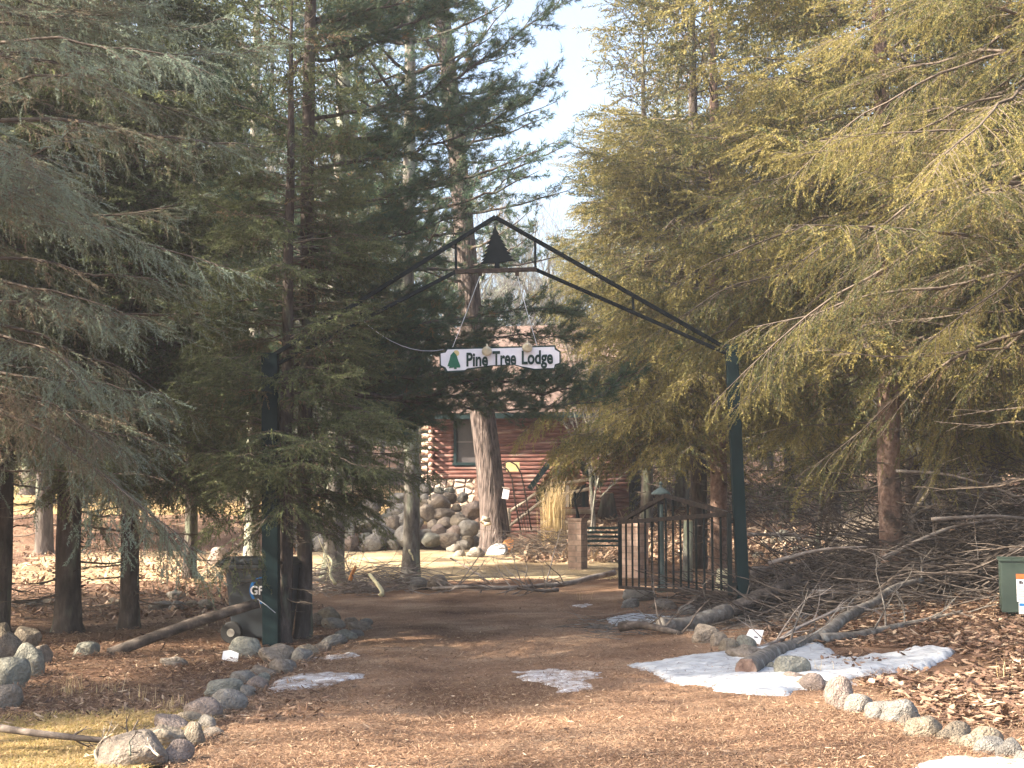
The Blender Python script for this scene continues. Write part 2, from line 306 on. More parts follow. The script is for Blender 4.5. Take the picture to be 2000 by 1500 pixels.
# ------------------------------------------------------------------ ground sheet
def axis(a, b, fine0, fine1, step):
    c = list(np.arange(fine0, fine1+1e-6, step)); s = step; v = fine1
    while v < b: s *= 1.25; v += s; c.append(min(v,b))
    s = step; v = fine0; pre=[]
    while v > a: s *= 1.25; v -= s; pre.append(max(v,a))
    return np.array(pre[::-1]+c)
def grid_mesh(name, xs, ys, Z, keep=None, smooth=True):
    X, Y = np.meshgrid(xs, ys); V = np.stack([X, Y, Z], -1).reshape(-1,3)
    nx, ny = len(xs), len(ys); i = np.arange((ny-1)*nx).reshape(ny-1,nx)[:,:-1].ravel()
    Q = np.stack([i, i+1, i+1+nx, i+nx], -1)
    if keep is not None:
        kf = keep.ravel(); Q = Q[kf[Q].any(1)]
        used = np.unique(Q); mp = np.full(len(V), -1); mp[used] = np.arange(len(used)); V = V[used]; Q = mp[Q]
    return arr_mesh(name, V, quads=Q, smooth=smooth)
xs = axis(-700, 700, -14, 14, .2); ys = axis(-60, 900, 4, 62, .2)
X, Y = np.meshgrid(xs, ys)
me = grid_mesh('ground', xs, ys, gz(X, Y)); me.materials.append(M['forest'])
o = bpy.data.objects.new('ground', me); COL.objects.link(o); tag(o, kind='structure')
# value noise for outlines
_ng = rng.random((256,256))
def vnoise(x, y, s):
    x = np.asarray(x)/s+100; y = np.asarray(y)/s+100; xi = np.floor(x).astype(int); yi = np.floor(y).astype(int); fx = x-xi; fy = y-yi
    fx = fx*fx*(3-2*fx); fy = fy*fy*(3-2*fy); g = lambda i,j: _ng[i%256, j%256]
    return (g(xi,yi)*(1-fx)+g(xi+1,yi)*fx)*(1-fy)+(g(xi,yi+1)*(1-fx)+g(xi+1,yi+1)*fx)*fy
def polydist(x, y, poly):
    # signed distance (positive inside)
    x = x.ravel(); y = y.ravel(); d = np.full(x.shape, 1e9); ins = np.zeros(x.shape, bool); n = len(poly)
    for i in range(n):
        ax, ay = poly[i]; bx, by = poly[(i+1)%n]; ex, ey = bx-ax, by-ay
        t = np.clip(((x-ax)*ex+(y-ay)*ey)/(ex*ex+ey*ey+1e-9), 0, 1)
        d = np.minimum(d, np.hypot(x-ax-t*ex, y-ay-t*ey))
        c = ((ay > y) != (by > y)) & (x < (bx-ax)*(y-ay)/((by-ay) if by != ay else 1e-9)+ax); ins ^= c
    return np.where(ins, d, -d)
def patch(name, poly, h, res, edge, namp, ns, mat, rough=0.0, lift=0.0):
    px_ = [p[0] for p in poly]; py_ = [p[1] for p in poly]
    xs = np.arange(min(px_)-.5, max(px_)+.5, res); ys = np.arange(min(py_)-.5, max(py_)+.5, res)
    X, Y = np.meshgrid(xs, ys); d = polydist(X, Y, poly).reshape(X.shape)
    d = d + namp*(vnoise(X,Y,ns)-.5)*2 + namp*.5*(vnoise(X,Y,ns*.35)-.5)*2 + namp*.25*(vnoise(X,Y,ns*.12)-.5)*2
    t = np.clip(d/edge, -1, 1); hz = np.where(t>0, h*np.sin(t*np.pi/2), h*t*3-.01) + lift
    if rough: hz = hz + np.where(t>0, rough*(vnoise(X,Y,.12)-.5)+rough*(vnoise(X,Y,.05)-.5), 0)
    Z = gz(X,Y)+hz
    me = grid_mesh(name, xs, ys, Z, keep=(hz > -.03)); me.materials.append(mat)
    o = bpy.data.objects.new(name, me); COL.objects.link(o); return o
drive_poly = [(-2.4,3),(-2.2,9),(-2.25,12),(-2.3,15),(-2.1,18),(-2.0,20.3),(-4,21.5),(-11,22.2),(-14,25),(-9,26.5),(-3,26),(0,27.5),(3.0,27.5),(2.9,23),(2.5,19),(2.6,15),(2.9,12),(3.3,9.5),(3.6,3)]
o = patch('driveway', drive_poly, .022, .1, .25, .12, .6, M['drive']); tag(o, kind='structure')
o = patch('lawn', [(-9,3),(-2.6,3),(-2.7,9.4),(-3.1,11.2),(-4.6,11.6),(-9,11.8)], .02, .1, .4, .25, .8, M['lawn']); tag(o, kind='structure')
o = patch('terrace_lawn', [(-30,43),(-1.9,43),(-2.2,52.5),(-30,53)], .03, .25, .4, .4, 1.5, M['lawn']); tag(o, kind='structure')
o = patch('yard_lawn', [(-12,28.5),(-4,28),(2,28.8),(3,33),(1.2,38.5),(-1,39.5),(-12,38.8)], .02, .2, .5, .5, 1.2, M['yard']); tag(o, kind='structure')
# snow patches, outlines traced on the ground
def gp(l): return [tuple(G(*p)[:2]) for p in l]
snows = [
 ([(1235,1305),(1330,1290),(1420,1280),(1500,1268),(1590,1262),(1660,1290),(1790,1272),(1860,1275),(1800,1310),(1700,1318),(1640,1345),(1560,1352),(1535,1368),(1440,1366),(1370,1345),(1300,1338)], 0.05, 'large melting snow patch under the fallen branch beside the right rock border'),
 ([(520,1335),(600,1318),(680,1320),(715,1328),(640,1345),(540,1355)], .02, 'icy snow strip on the drive beside the left rock border'),
 ([(990,1322),(1080,1312),(1170,1318),(1200,1330),(1130,1338),(1160,1352),(1090,1358),(1060,1340),(1000,1335)], .015, 'thin broken ice patch in the middle of the drive'),
 ([(1185,1212),(1235,1202),(1290,1205),(1340,1222),(1320,1236),(1230,1228)], .025, 'small snow patch under the open gate leaf'),
 ([(1115,1186),(1150,1180),(1165,1184),(1135,1190)], .015, 'tiny white snow spot on the drive left of the gate leaf'),
 ([(1470,1190),(1540,1180),(1590,1195),(1560,1215),(1490,1212)], .025, 'shaded snow patch under the brush pile behind the right gate post'),
 ([(1800,1500),(1830,1484),(1960,1490),(2040,1498),(2040,1530),(1830,1530)], .02, 'snow patch at the front of the right rock border'),
 ([(830,1052),(870,1046),(935,1044),(925,1058),(860,1066)], .04, 'snow patch between the fieldstone heap and the pale stones'),
 ([(615,1288),(680,1280),(705,1286),(640,1295)], .012, 'thin ice sliver on the drive past the gate post'),
]
for pl, h, lab in snows:
    far = pl[0][1] < 1100
    o = patch('snow_patch', gp(pl), h, .05 if far else .025, .15, .16 if far else .10, .3, M['ice'] if h<.022 else M['snow'], rough=.012, lift=.022 if h < .03 else .01)
    tag(o, lab, 'snow patch', 'melting snow patches')
# ------------------------------------------------------------------ rocks
def rock_mesh(seed):
    r_ = np.random.default_rng(seed); bm = bmesh.new(); bmesh.ops.create_icosphere(bm, subdivisions=4, radius=1)
    V = np.array([v.co[:] for v in bm.verts])
    for k in range(16):     # broad worn facets
        n = r_.normal(size=3); n /= np.linalg.norm(n); d = r_.uniform(.66,.95); s = V@n; ov = np.clip(s-d, 0, None); V -= np.outer(ov*.7, n)
    ph = r_.uniform(0,6,(5,3)); fr = r_.uniform(1.5,4,(5,3))
    nrm = V/np.linalg.norm(V,axis=1,keepdims=True)
    dsp = sum(np.sin(V@fr[i]+ph[i,0])*.035 for i in range(5)); V = V + nrm*dsp[:,None]
    V[:,2] *= .9; V /= np.abs(V).max(0)
    for v,c in zip(bm.verts, V): v.co = c
    for f in bm.faces: f.smooth = True
    me = bpy.data.meshes.new('rock'); bm.to_mesh(me); bm.free(); me.materials.append(M['rock_grey']); return me
ROCKS = [rock_mesh(100+i) for i in range(14)]
def rock(loc, sx, sy, sz, colr, label, group, cat='rock', sink=.25, rz=None):
    o = bpy.data.objects.new('rock', ROCKS[random.randrange(14)]); COL.objects.link(o)
    o.material_slots[0].link = 'OBJECT'; o.material_slots[0].material = M['rock_'+colr]
    o.scale = (sx/2, sy/2, sz/2/(1-sink/2)); o.rotation_euler = (random.uniform(-.25,.25), random.uniform(-.25,.25), random.uniform(0,6.28) if rz is None else rz)
    o.location = (loc[0], loc[1], loc[2]+sz/2-sz*sink*.5); tag(o, label, cat, group); return o
ORD = ['nearest','second','third','fourth','fifth','sixth','seventh','eighth','ninth','tenth','eleventh','twelfth','thirteenth','fourteenth','fifteenth','sixteenth','seventeenth','eighteenth','nineteenth','twentieth','twenty-first','twenty-second','twenty-third','twenty-fourth','twenty-fifth','twenty-sixth','twenty-seventh','twenty-eighth','twenty-ninth','thirtieth','thirty-first','thirty-second','thirty-third','thirty-fourth','thirty-fifth']
def px_rock(cx, by, wd, h, colr, label, group, dy=1.0):
    g = G(cx, by-h*.12); s = g.y/F; W_, H_ = wd*s, h*s
    dep = W_*.85*dy
    return rock((g.x, g.y+dep*.35, gh(g.x, g.y+dep*.35)-.02), W_*1.16, dep*1.1, H_*1.28, colr, label, group, rz=random.uniform(-.5,.5))
left = [(248,1514,130,62,'brown'),(338,1502,66,44,'pinkish'),(308,1478,104,50,'tan'),(376,1468,46,46,'tan'),(335,1436,82,28,'pinkish'),(402,1434,42,30,'pale'),(412,1446,42,22,'brown'),(396,1412,78,38,'pinkish'),(370,1420,52,24,'tan'),(438,1398,74,40,'grey'),(433,1366,72,34,'greenish'),(480,1370,30,28,'grey'),(470,1342,52,28,'grey'),(500,1352,38,26,'pinkish'),(508,1338,34,20,'greenish'),(512,1325,52,20,'brown'),(548,1322,50,28,'brown'),(538,1298,72,34,'brown'),(588,1298,36,28,'grey'),(562,1312,28,20,'grey'),(603,1284,44,20,'tan'),(630,1274,34,18,'brown'),(650,1264,50,20,'grey'),(674,1252,40,18,'greenish'),(694,1246,30,14,'grey'),(702,1234,46,18,'brown'),(640,1224,40,30,'tan'),(652,1230,46,20,'pale'),(616,1228,28,26,'brown'),(684,1224,30,16,'brown'),(712,1226,28,15,'grey')]
SH = {'brown':'brown shaded','pinkish':'pinkish granite','tan':'tan sunlit','grey':'grey','greenish':'greenish grey','pale':'pale'}
for i,(cx,by,wd,h,c) in enumerate(sorted(left, key=lambda r:-r[1])):
    px_rock(cx,by,wd,h,c, f"{'large' if wd>70 else 'small' if wd<35 else 'rounded'} {SH[c]} rock, {ORD[i]}{'' if i else ' of all'} from the front in the left drive border", 'rocks edging the left side of the drive')
rz_ = [(490,600,180,270,'brown'),(560,640,215,280,'brown'),(600,690,240,305,'tan'),(680,770,230,300,'greenish'),(650,830,275,350,'brown'),(855,1015,330,425,'greenish'),(815,880,345,395,'greenish'),(900,1015,390,440,'pinkish'),(960,1050,415,475,'tan'),(985,1110,410,490,'pinkish'),(1050,1130,430,490,'grey'),(1100,1220,435,560,'pinkish'),(1130,1230,480,580,'pinkish'),(1190,1310,505,590,'pale'),(1290,1430,530,625,'grey'),(1360,1530,535,640,'grey'),(1435,1500,590,660,'brown'),(1465,1640,610,710,'tan'),(1610,1765,635,720,'tan'),(1665,1730,685,745,'tan'),(1725,1910,660,765,'tan'),(1790,1930,695,785,'grey'),(1895,2010,700,810,'grey'),(1965,2060,760,830,'grey')]
for i,(a0,a1,b0,b1,c) in enumerate(sorted(rz_, key=lambda r:-r[3])):
    wd=(a1-a0)*.425; h=(b1-b0)*.425; cx=1150+(a0+a1)/2*.425; by=1150+b1*.425
    px_rock(cx,by,wd,h,c, f"{'large' if wd>65 else 'small' if wd<32 else 'rounded'} {SH[c]} rock, {ORD[i]}{'' if i else ' of all'} from the front in the right drive border", 'rocks edging the right side of the drive')
# mossy heap at the far left
for i,(cx,by,wd,h,c,l) in enumerate([(20,1352,60,60,'greenish','large mossy boulder low in the heap at the left frame edge'),(48,1330,60,55,'greenish','mossy rock right of the biggest boulder in the left heap'),(8,1300,50,50,'brown','brown rock at the back of the left edge heap'),(45,1275,50,42,'tan','tan rock on top of the left edge heap'),(75,1305,45,36,'brown','dark rock on the right side of the left edge heap'),(-2,1262,40,36,'tan','small tan rock behind the left edge heap'),(165,1285,50,28,'greenish','low mossy rock between left heap and leaning pole'),(5,1395,60,50,'brown','shaded boulder in front of the left edge heap'),(478,1290,60,36,'greenish','mossy boulder behind the small white marker card'),(335,1305,50,20,'brown','half buried rock left of the white marker card')]):
    px_rock(cx,by,wd,h,c,l,'mossy rocks on the left under the spruces')
for i,(cx,by,wd,h,c) in enumerate([(222,1186,30,14,'tan'),(300,1196,28,16,'pale'),(322,1192,30,16,'grey'),(345,1196,32,18,'grey'),(375,1194,30,17,'tan'),(400,1194,34,18,'pale'),(60,1190,36,16,'grey'),(95,1186,28,14,'tan'),(340,1176,40,20,'pale'),(560,1180,30,14,'tan')]):
    px_rock(cx,by,wd,h,c, f"{c} stone in the low row behind the left spruces, {ORD[i] if i else 'first'} listed from trunk", 'stones in a row behind the left spruces')
for k,(cx,by,wd,h,c,l) in enumerate([(816,1158,40,24,'grey','grey boulder at the foot of the straight grey trunk'),(856,1160,40,28,'brown','brown boulder right of the one at the grey trunk'),(425,1108,42,32,'pinkish','large tan boulder standing behind the wheeled bin'),(1250,1180,60,26,'pale','pale boulder under the gate leaf'),(1300,1196,44,22,'brown','brown rock lying under the gate leaf middle'),(1345,1205,34,22,'pale','small white rock under the gate leaf'),(1232,1192,34,20,'grey','grey rock below the free end of the gate leaf')]):
    px_rock(cx,by,wd,h,c,l,'single boulders')
for i,(cx,by,wd,h) in enumerate([(885,1082,26,16),(905,1078,28,20),(925,1074,30,22),(940,1064,30,20),(910,1064,26,16),(930,1054,24,14),(898,1090,22,13),(930,1092,34,18),(946,1082,28,18)]):
    px_rock(cx,by,wd,h,'pale','pale sunlit stone piled against the big pine base','pale stones piled at the big pine')
for i,(cx,by,wd,h) in enumerate([(1500,1074,26,18),(1525,1066,30,24),(1550,1070,34,22),(1580,1076,30,20),(1560,1086,24,16),(1535,1052,20,14),(1610,1088,34,16),(1480,1092,24,12)]):
    px_rock(cx,by,wd,h,['tan','greenish','pale'][i%3],'tan rounded stone in the group behind the brush pile','stones behind the brush pile')
# long fieldstone heap below the lodge
tops = [(560,1050),(600,1022),(640,1006),(680,996),(720,985),(745,972),(780,965),(830,950),(870,946),(900,960),(920,990),(936,1040)]
for row in range(9):
    pxx = 562 + random.uniform(0,14)
    while pxx < 932:
        x0, y0 = (pxx-1000)/F*41, 40.2
        top = np.interp(pxx, [t[0] for t in tops],[t[1] for t in tops]); base = 1072-12*max(0,(pxx-700)/230)
        hh = base-top; z_px = base - row*17
        if z_px > top+4:
            wd = random.choice([18,24,30,38,48]) if row < 5 else random.uniform(18,34); y = 39.3 + row*.24 + random.uniform(-.1,.1) 
            p = P(pxx, z_px, y); s = y/F
            c = random.choices(['grey','brown','greenish','tan','pinkish','pale'],[4,3,3,2,2,1.2])[0]
            rock((p.x,p.y,p.z-.1), wd*s*1.25, wd*s*1.1, wd*s*random.uniform(.8,1.05), c, f'{SH[c]} fieldstone in the long heap below the log lodge','fieldstones in the long heap below the lodge', sink=.05)
            pxx += wd*.92
        else: pxx += 20
for row in range(3):
    pxx = 600 + random.uniform(0,10)
    while pxx < 840:
        wd = random.uniform(13,24); p = P(pxx, 944-row*13+random.uniform(-3,3), 53.6+row*.4); s = 54/F
        c = random.choice(['grey','brown','greenish','tan'])
        rock((p.x,p.y,p.z-.15), wd*s*1.2, wd*s, wd*s*.85, c, f'{SH[c]} stone in the far retaining wall above the yellow lawn','stones of the far retaining wall', sink=.05); pxx += wd*.95
# ------------------------------------------------------------------ parts helper
def rootof(p):
    while p.parent is not None: p = p.parent
    return p
def part(mb, name, mat, parent, smooth=False, label=None):
    rt = rootof(parent); mb.V = [v - np.array(tuple(rt.location)) for v in mb.V]
    o = mb.build(name, mat, parent, smooth); 
    if label: o['label'] = label
    return o
def top(mb, name, mat, origin, smooth=False, **k):
    return tag(mb.build(name, mat, None, smooth, origin=Vector(origin)), **k)
# ------------------------------------------------------------------ entrance arch
GL, GR = 17.6, 18.6      # depth of the left and right posts
def PD(px, py, off=0): return P(px, py, GL+(GR-GL)*(px-530)/(1450-530)+off)
lb, rb = G(530,1262), G(1455,1213); GL, GR = lb.y, rb.y
arch = empty('entrance_arch', lb, label='dark green metal gateway arch spanning the drive on two square posts', cat='entrance arch')
def post(px0, py0, px1, py1, wpx, D):
    m = MB(); a_ = P(px0,py0,D); b_ = P(px1,py1,D); w_ = wpx*D/F
    m.bar(a_-Vector((0,0,.25)), b_, w_, w_, .012, up=Vector((0,1,0))); return m
pl = part(post(531,1262,528,690,31,GL), 'post', M['green_paint'], arch)
pr = part(post(1455,1213,1428,672,23,GR), 'post', M['green_paint'], arch)
def beam(p, q, t=.055, off=0):
    m = MB(); m.bar(PD(*p,off), PD(*q,off), t, t, .006, up=Vector((0,1,0))); return m
for p,q in (((514,706),(967,424)),((967,424),(1436,690))): part(beam(p,q,.052), 'rafter', M['black_iron'], arch)
for p,q in (((520,722),(890,531)),((1045,526),(1432,696))): part(beam(p,q,.047), 'lower_chord', M['black_iron'], arch)
part(beam((888,531),(1047,526),.055), 'tie_bar', M['rusty_iron'], arch)
for p,q in (((890,474),(891,530)),((1045,471),(1046,526)),((1236,580),(1237,604)),((705,590),(706,624))): part(beam(p,q,.032,.003), 'strut', M['black_iron'], arch)
# cut-out tree on the tie bar
c = 967; tl = [(967,437),(970,449),(975,457),(973,458),(980,465),(977,466),(984,473),(981,474),(989,481),(985,482),(993,489),(989,490),(998,497),(993,498),(1002,504),(997,505),(1008,511),(976,513),(976,526),(966,526),(966,513),(936,515),(945,508),(939,508),(949,500),(941,500),(953,491),(944,492),(954,483),(947,484),(956,476),(950,476),(959,467),(955,467),(963,456),(961,456)]
m = MB(); O = PD(967,526)
poly = [((PD(x,y)-O).x, (PD(x,y)-O).z) for x,y in tl]
m.prism(poly, O+Vector((0,-.006,0)), (1,0,0), (0,0,1), (0,1,0), .012); part(m, 'tree_silhouette', M['black_iron'], arch)
m = MB(); m.bar(PD(950,436), PD(985,435), .006,.006); part(m, 'rod', M['rusty_iron'], arch)
for x in (938,1010):
    m = MB(); m.box(PD(x,534), (.05,.03,.07), bev=.004); part(m, 'hanging_lug', M['rusty_iron'], arch)
# ------------------------------------------------------------------ sign board
SY = GL+(GR-GL)*.5-.02
def S(px,py,o=0): return P(px,py,SY+o)
O = S(862,725); sg = empty('sign_board', O, label='white board with dark edge reading Pine Tree Lodge hung below the arch', cat='sign')
out = [(872,680),(1085,674),(1086,680),(1095,686),(1095,710),(1086,713),(1084,721),(1045,723),(1018,717),(1005,713),(960,715),(912,722),(906,726),(872,728),(868,720),(859,715),(858,689),(868,687)]
def spoly(pts, y0, th, m):
    pol = [((S(x,y)-O).x, (S(x,y)-O).z) for x,y in pts]
    m.prism(pol, O+Vector((0,y0,0)), (1,0,0), (0,0,1), (0,1,0), th)
m = MB(); spoly(out, 0, .035, m); part(m, 'board_edge', M['sign_dark'], sg)
cx_, cy_ = 977, 701
inn = [(cx_+(x-cx_)*.978, cy_+(y-cy_)*.87) for x,y in out]
m = MB(); spoly(inn, -.004, .01, m); part(m, 'face_panel', M['sign_white'], sg)
m = MB(); spoly([(886,687),(880,694),(878,703),(874,715),(878,716),(877,719),(887,718),(887,721),(892,721),(892,718),(899,718),(899,714),(895,704),(892,694)], -.012, .009, m); part(m, 'painted_tree', M['sign_green'], sg)
m = MB(); spoly([(891+6*math.cos(t*.449),690+6*math.sin(t*.449)) for t in range(14)], -.008, .005, m); part(m, 'painted_moon', M['sign_gold'], sg)
def text_mesh(txt, size, ext, off):
    cu = bpy.data.curves.new('t','FONT'); cu.body = txt; cu.size = size; cu.extrude = ext; cu.offset = off; cu.resolution_u = 6
    ob = bpy.data.objects.new('t', cu); COL.objects.link(ob); dg = bpy.context.evaluated_depsgraph_get(); dg.update()
    me = bpy.data.meshes.new_from_object(ob.evaluated_get(dg)); bpy.data.objects.remove(ob); return me
def text_part(txt, px0, px1, pyb, pyt, parent, mat, Sf, off=.0, ext=.003, name='lettering', yoff=-.016, roll=0.0, full=False):
    me = text_mesh(txt, 1.0, 0.0, off); V = np.array([v.co[:] for v in me.vertices])
    a_, b_ = Sf(px0,pyb), Sf(px1,pyb); w_ = b_.x-a_.x; h_ = Sf(px0,pyt).z-a_.z
    ref = V[:,1].max()
    x = (V[:,0]-V[:,0].min())/(V[:,0].max()-V[:,0].min())*w_; z = V[:,1]/ref*h_
    y = np.full_like(x, yoff)
    base = np.array(tuple(a_)); W_ = np.stack([x, y, z + x*roll], -1)+base
    faces = [list(p.vertices) for p in me.polygons]
    mb = MB(); n = len(W_); W2 = W_ + np.array([0,.008,0])
    mb.raw(np.concatenate([W_,W2]), N=faces+[[i+n for i in f[::-1]] for f in faces])
    ec = {}
    for f in faces:
        for i in range(len(f)):
            e_ = (f[i], f[(i+1)%len(f)]); ec[e_]=1
    sides = [(b,a__,a__+n,b+n) for (a__,b) in ec if (b,a__) not in ec]
    mb.raw(np.concatenate([W_,W2]), Q=sides)
    return part(mb, name, mat, parent)
roll = (S(862,681).z-S(1095,675).z)/(S(862,681).x-S(1095,675).x)*.75
for wd_, x0, x1, yb, yt in (('Pine',911,953,715,689),('Tree',962,1008,713,686),('Lodge',1019,1080,711,685)):
    text_part(wd_, x0, x1, yb, yt, sg, M['sign_dark'], S, off=.03, roll=roll)
for x,y in ((951,686),(1030,679)):
    m = MB(); rot = Matrix.Rotation(R(62),3,'X'); cc = S(x,y,-.09)
    m.lathe([(.007,.08),(.02,.075),(.025,.05),(.054,.034),(.066,.01),(.068,-.01),(.058,-.014),(.022,-.002)], cc, 18, rot)
    lm = part(m, 'lamp_shade', M['brass'], sg, True)
    m = MB(); m.tube([S(x,y-12,.02), S(x,y-13,-.03), S(x,y-8,-.07)], .012, 8); part(m, 'lamp_arm', M['brass'], sg, True)
for (a_, b_) in (((938,537),(884,678)),((1010,537),(1049,676))):
    m = MB(); p0, p1 = PD(*a_), S(*b_)
    m.tube([p0, p0.lerp(p1,.5)+Vector((0,0,-.02)), p1], .005, 5); part(m, 'hanging_wire', M['galv'], sg)
m = MB(); p0, p1 = PD(700,618), S(866,683); m.tube([p0.lerp(p1,t)-Vector((0,0,.16*4*t*(1-t))) for t in np.linspace(0,1,9)], .004, 4); part(m, 'slack_cable', M['galv'], sg)
# ------------------------------------------------------------------ gate leaf
D1 = GR-.05; D0 = D1*156/129
def Q_(t, px0y, px1y): # point along the leaf from free end (t=0) to hinge (t=1) given heights (world z)
    a_ = P(1211,1083,D0); b_ = P(1425,1083,D1); p = a_.lerp(b_, t); p.z = px0y+(px1y-px0y)*t; return p
zb0, zb1 = P(1211,1147,D0).z, P(1425,1159,D1).z; zt0, zt1 = P(1208,1020,D0).z, P(1423,1004,D1).z
apt = .47; zap = P(1297,968,D0+(D1-D0)*apt).z
gate = empty('driveway_gate', (Q_(1,0,0).x, Q_(1,0,0).y, gh(Q_(1,0,0).x, Q_(1,0,0).y)), label='dark iron gate leaf with gabled top swung open at the right post', cat='gate')
m = MB(); m.bar(Q_(0,zb0,zb1), Q_(1,zb0,zb1), .05,.05,.004); part(m,'bottom_rail',M['rusty_iron'],gate)
m = MB(); m.bar(Q_(0,zt0,zt1), Q_(1,zt0,zt1), .045,.06,.004); part(m,'top_rail',M['rusty_iron'],gate)
A_ = Q_(apt,0,0); A_.z = zap
m = MB(); m.bar(Q_(0,zt0,zt1), A_, .045,.06,.004); part(m,'gable_rail',M['rusty_iron'],gate)
m = MB(); m.bar(A_, Q_(1,zt0,zt1), .045,.06,.004); part(m,'gable_rail',M['rusty_iron'],gate)
for t in (0,1):
    m = MB(); m.bar(Q_(t,zb0-.02,zb1-.02), Q_(t,zt0+.01,zt1+.01), .06,.06,.005, up=Vector((0,1,0))); part(m,'end_stile',M['gate_bar'],gate)
nb = 15
for i in range(1,nb):
    t = i/nb; up_ = (i%2==0)
    zt = zt0+(zt1-zt0)*t
    if up_ or .35<t<.6: zt = (zt0+(zap-zt0)*t/apt) if t<apt else zap+(zt1-zap)*(t-apt)/(1-apt)
    a_ = Q_(t,zb0,zb1); b_ = Vector((a_.x,a_.y,zt)); m = MB(); m.bar(a_, b_, .03,.03,.003, up=Vector((0,1,0))); part(m,'gate_bar',M['gate_bar'],gate)
for z_ in (zb1+.12, zt1-.1):
    m = MB(); m.bar(Vector((Q_(1,0,0).x,Q_(1,0,0).y,z_)), P(1450,1100,GR).xy.to_3d()+Vector((0,0,z_)), .04,.05,.004); part(m,'hinge',M['gate_bar'],gate)
# ------------------------------------------------------------------ lamp post, pillars, bench behind the gate
g = G(1296,1166); g = Vector((P(1292,1100,24.6).x,24.6,0)); g.z = gh(g.x,g.y)
lp = empty('lamp_post', g, label='grey-green garden lamp post with lantern standing behind the gate leaf', cat='lamp post')
ztop = P(1283,985,24.6).z-g.z
m = MB(); m.lathe([(.09,-.1),(.09,.1),(.06,.14),(.05,.5),(.045,ztop-.3),(.06,ztop-.28),(.06,ztop-.22),(.04,ztop-.2),(.04,ztop)], g, 14); part(m,'pole',M['teal_post'],lp,True)
m = MB(); c0 = g+Vector((0,0,ztop)); m.lathe([(.05,0),(.09,.02),(.07,.04),(.1,.16),(.1,.18)], c0, 6); part(m,'lantern',M['glass'],lp)
m = MB(); m.lathe([(.17,.17),(.16,.20),(.08,.26),(.03,.29),(.02,.33),(.035,.36),(.0,.40)], c0, 12); part(m,'lantern_cap',M['teal_post'],lp)
def pillar(px, D, w_, pybot, pytop, label, rz):
    x = P(px,1000,D).x; gg = Vector((x, D, P(px,pybot,D).z-.1)); ztp = P(px,pytop,D).z-gg.z
    r_ = empty('block_pillar', gg, label=label, cat='pillar', group='tan block pillars')
    Mx = Matrix.Rotation(rz,3,'Z'); m = MB(); m.box(gg+Vector((0,0,(ztp-.06)/2)), (w_,w_,ztp-.06), Mx, .01); part(m,'shaft',M['block'],r_)
    m = MB(); m.box(gg+Vector((0,0,ztp-.03)), (w_*1.14,w_*1.14,.06), Mx, .012); part(m,'capstone',M['block'],r_)
    return r_, gg+Vector((0,0,ztp))
r1, t1 = pillar(1128, 31.5, .32, 1110, 1012, 'square tan block pillar carrying a black pole left of the gate', R(-28))
m = MB(); m.tube([t1, t1+Vector((.0,0,.12)), P(1124,985,31.5), P(1122,960,31.5)], [.05,.03,.025,.025], 8); m.tube([P(1122,985,31.5)+Vector((0,0,.05)), P(1132,960,31.4), P(1145,945,31.3)], .018, 6); part(m,'lamp_stem',M['black_iron'],r1)
r2, t2 = pillar(1238, 27.5, .40, 1118, 1022, 'wider sunlit block pillar seen through the gate bars', R(-35))
# green bench
bx = P(1178,1090,33).x; g = Vector((bx,33,gh(bx,33)))
be = empty('garden_bench', g, label='dark green slatted garden bench between pillar and gate', cat='bench')
for k in range(4):
    m = MB(); m.box(g+Vector((0,-.18+.11*k,.42)), (1.1,.08,.03), bev=.006); part(m,'seat_slat',M['green_paint'],be)
for k in range(4):
    m = MB(); m.box(g+Vector((0,.24+.02*k,.52+.1*k)), (1.1,.025,.06), bev=.006); part(m,'back_slat',M['green_paint'],be)
for sx in (-.52,.52):
    m = MB(); m.tube([g+Vector((sx,-.2,-.03)),g+Vector((sx,-.2,.62)),g+Vector((sx,.22,.64))], .022, 6); part(m,'armrest',M['green_paint'],be)
    m = MB(); m.tube([g+Vector((sx,.3,-.03)),g+Vector((sx,.22,.4)),g+Vector((sx,.33,.88))], .022, 6); part(m,'leg',M['green_paint'],be)
# stump and pale cut post
def stump(px,py,D_,r0,r1,h,mat,name,label,cat,topm):
    x=P(px,py,D_).x; g=Vector((x,D_,gh(x,D_))); r_=empty(name,g,label=label,cat=cat)
    m=MB(); m.tube([g+Vector((0,0,-.2)),g+Vector((0,0,.1)),g+Vector((.02,0,h))],[r0*1.3,r0,r1],14,wob=.08); part(m,'stump_body',mat,r_,True)
    m=MB(); m.tube([g+Vector((.02,0,h+.001)),g+Vector((.02,0,h+.012))],[r1*.93,r1*.93],14); part(m,'cut_face',topm,r_)
stump(1187,1010,44,.32,.22,.75,M['bark_dark'],'tree_stump','dark cut stump on the leafy slope left of the gate','stump',M['cut_wood'])
stump(1343,1130,28,.10,.09,1.15,M['bark_grey'],'wooden_post','short pale birch log standing on end behind the gate bars','post',M['pale_wood'])
stump(1412,1140,23.5,.13,.12,.45,M['pale_wood'],'chopping_log','pale upright log round behind the hinge side of the gate','log',M['pale_wood'])
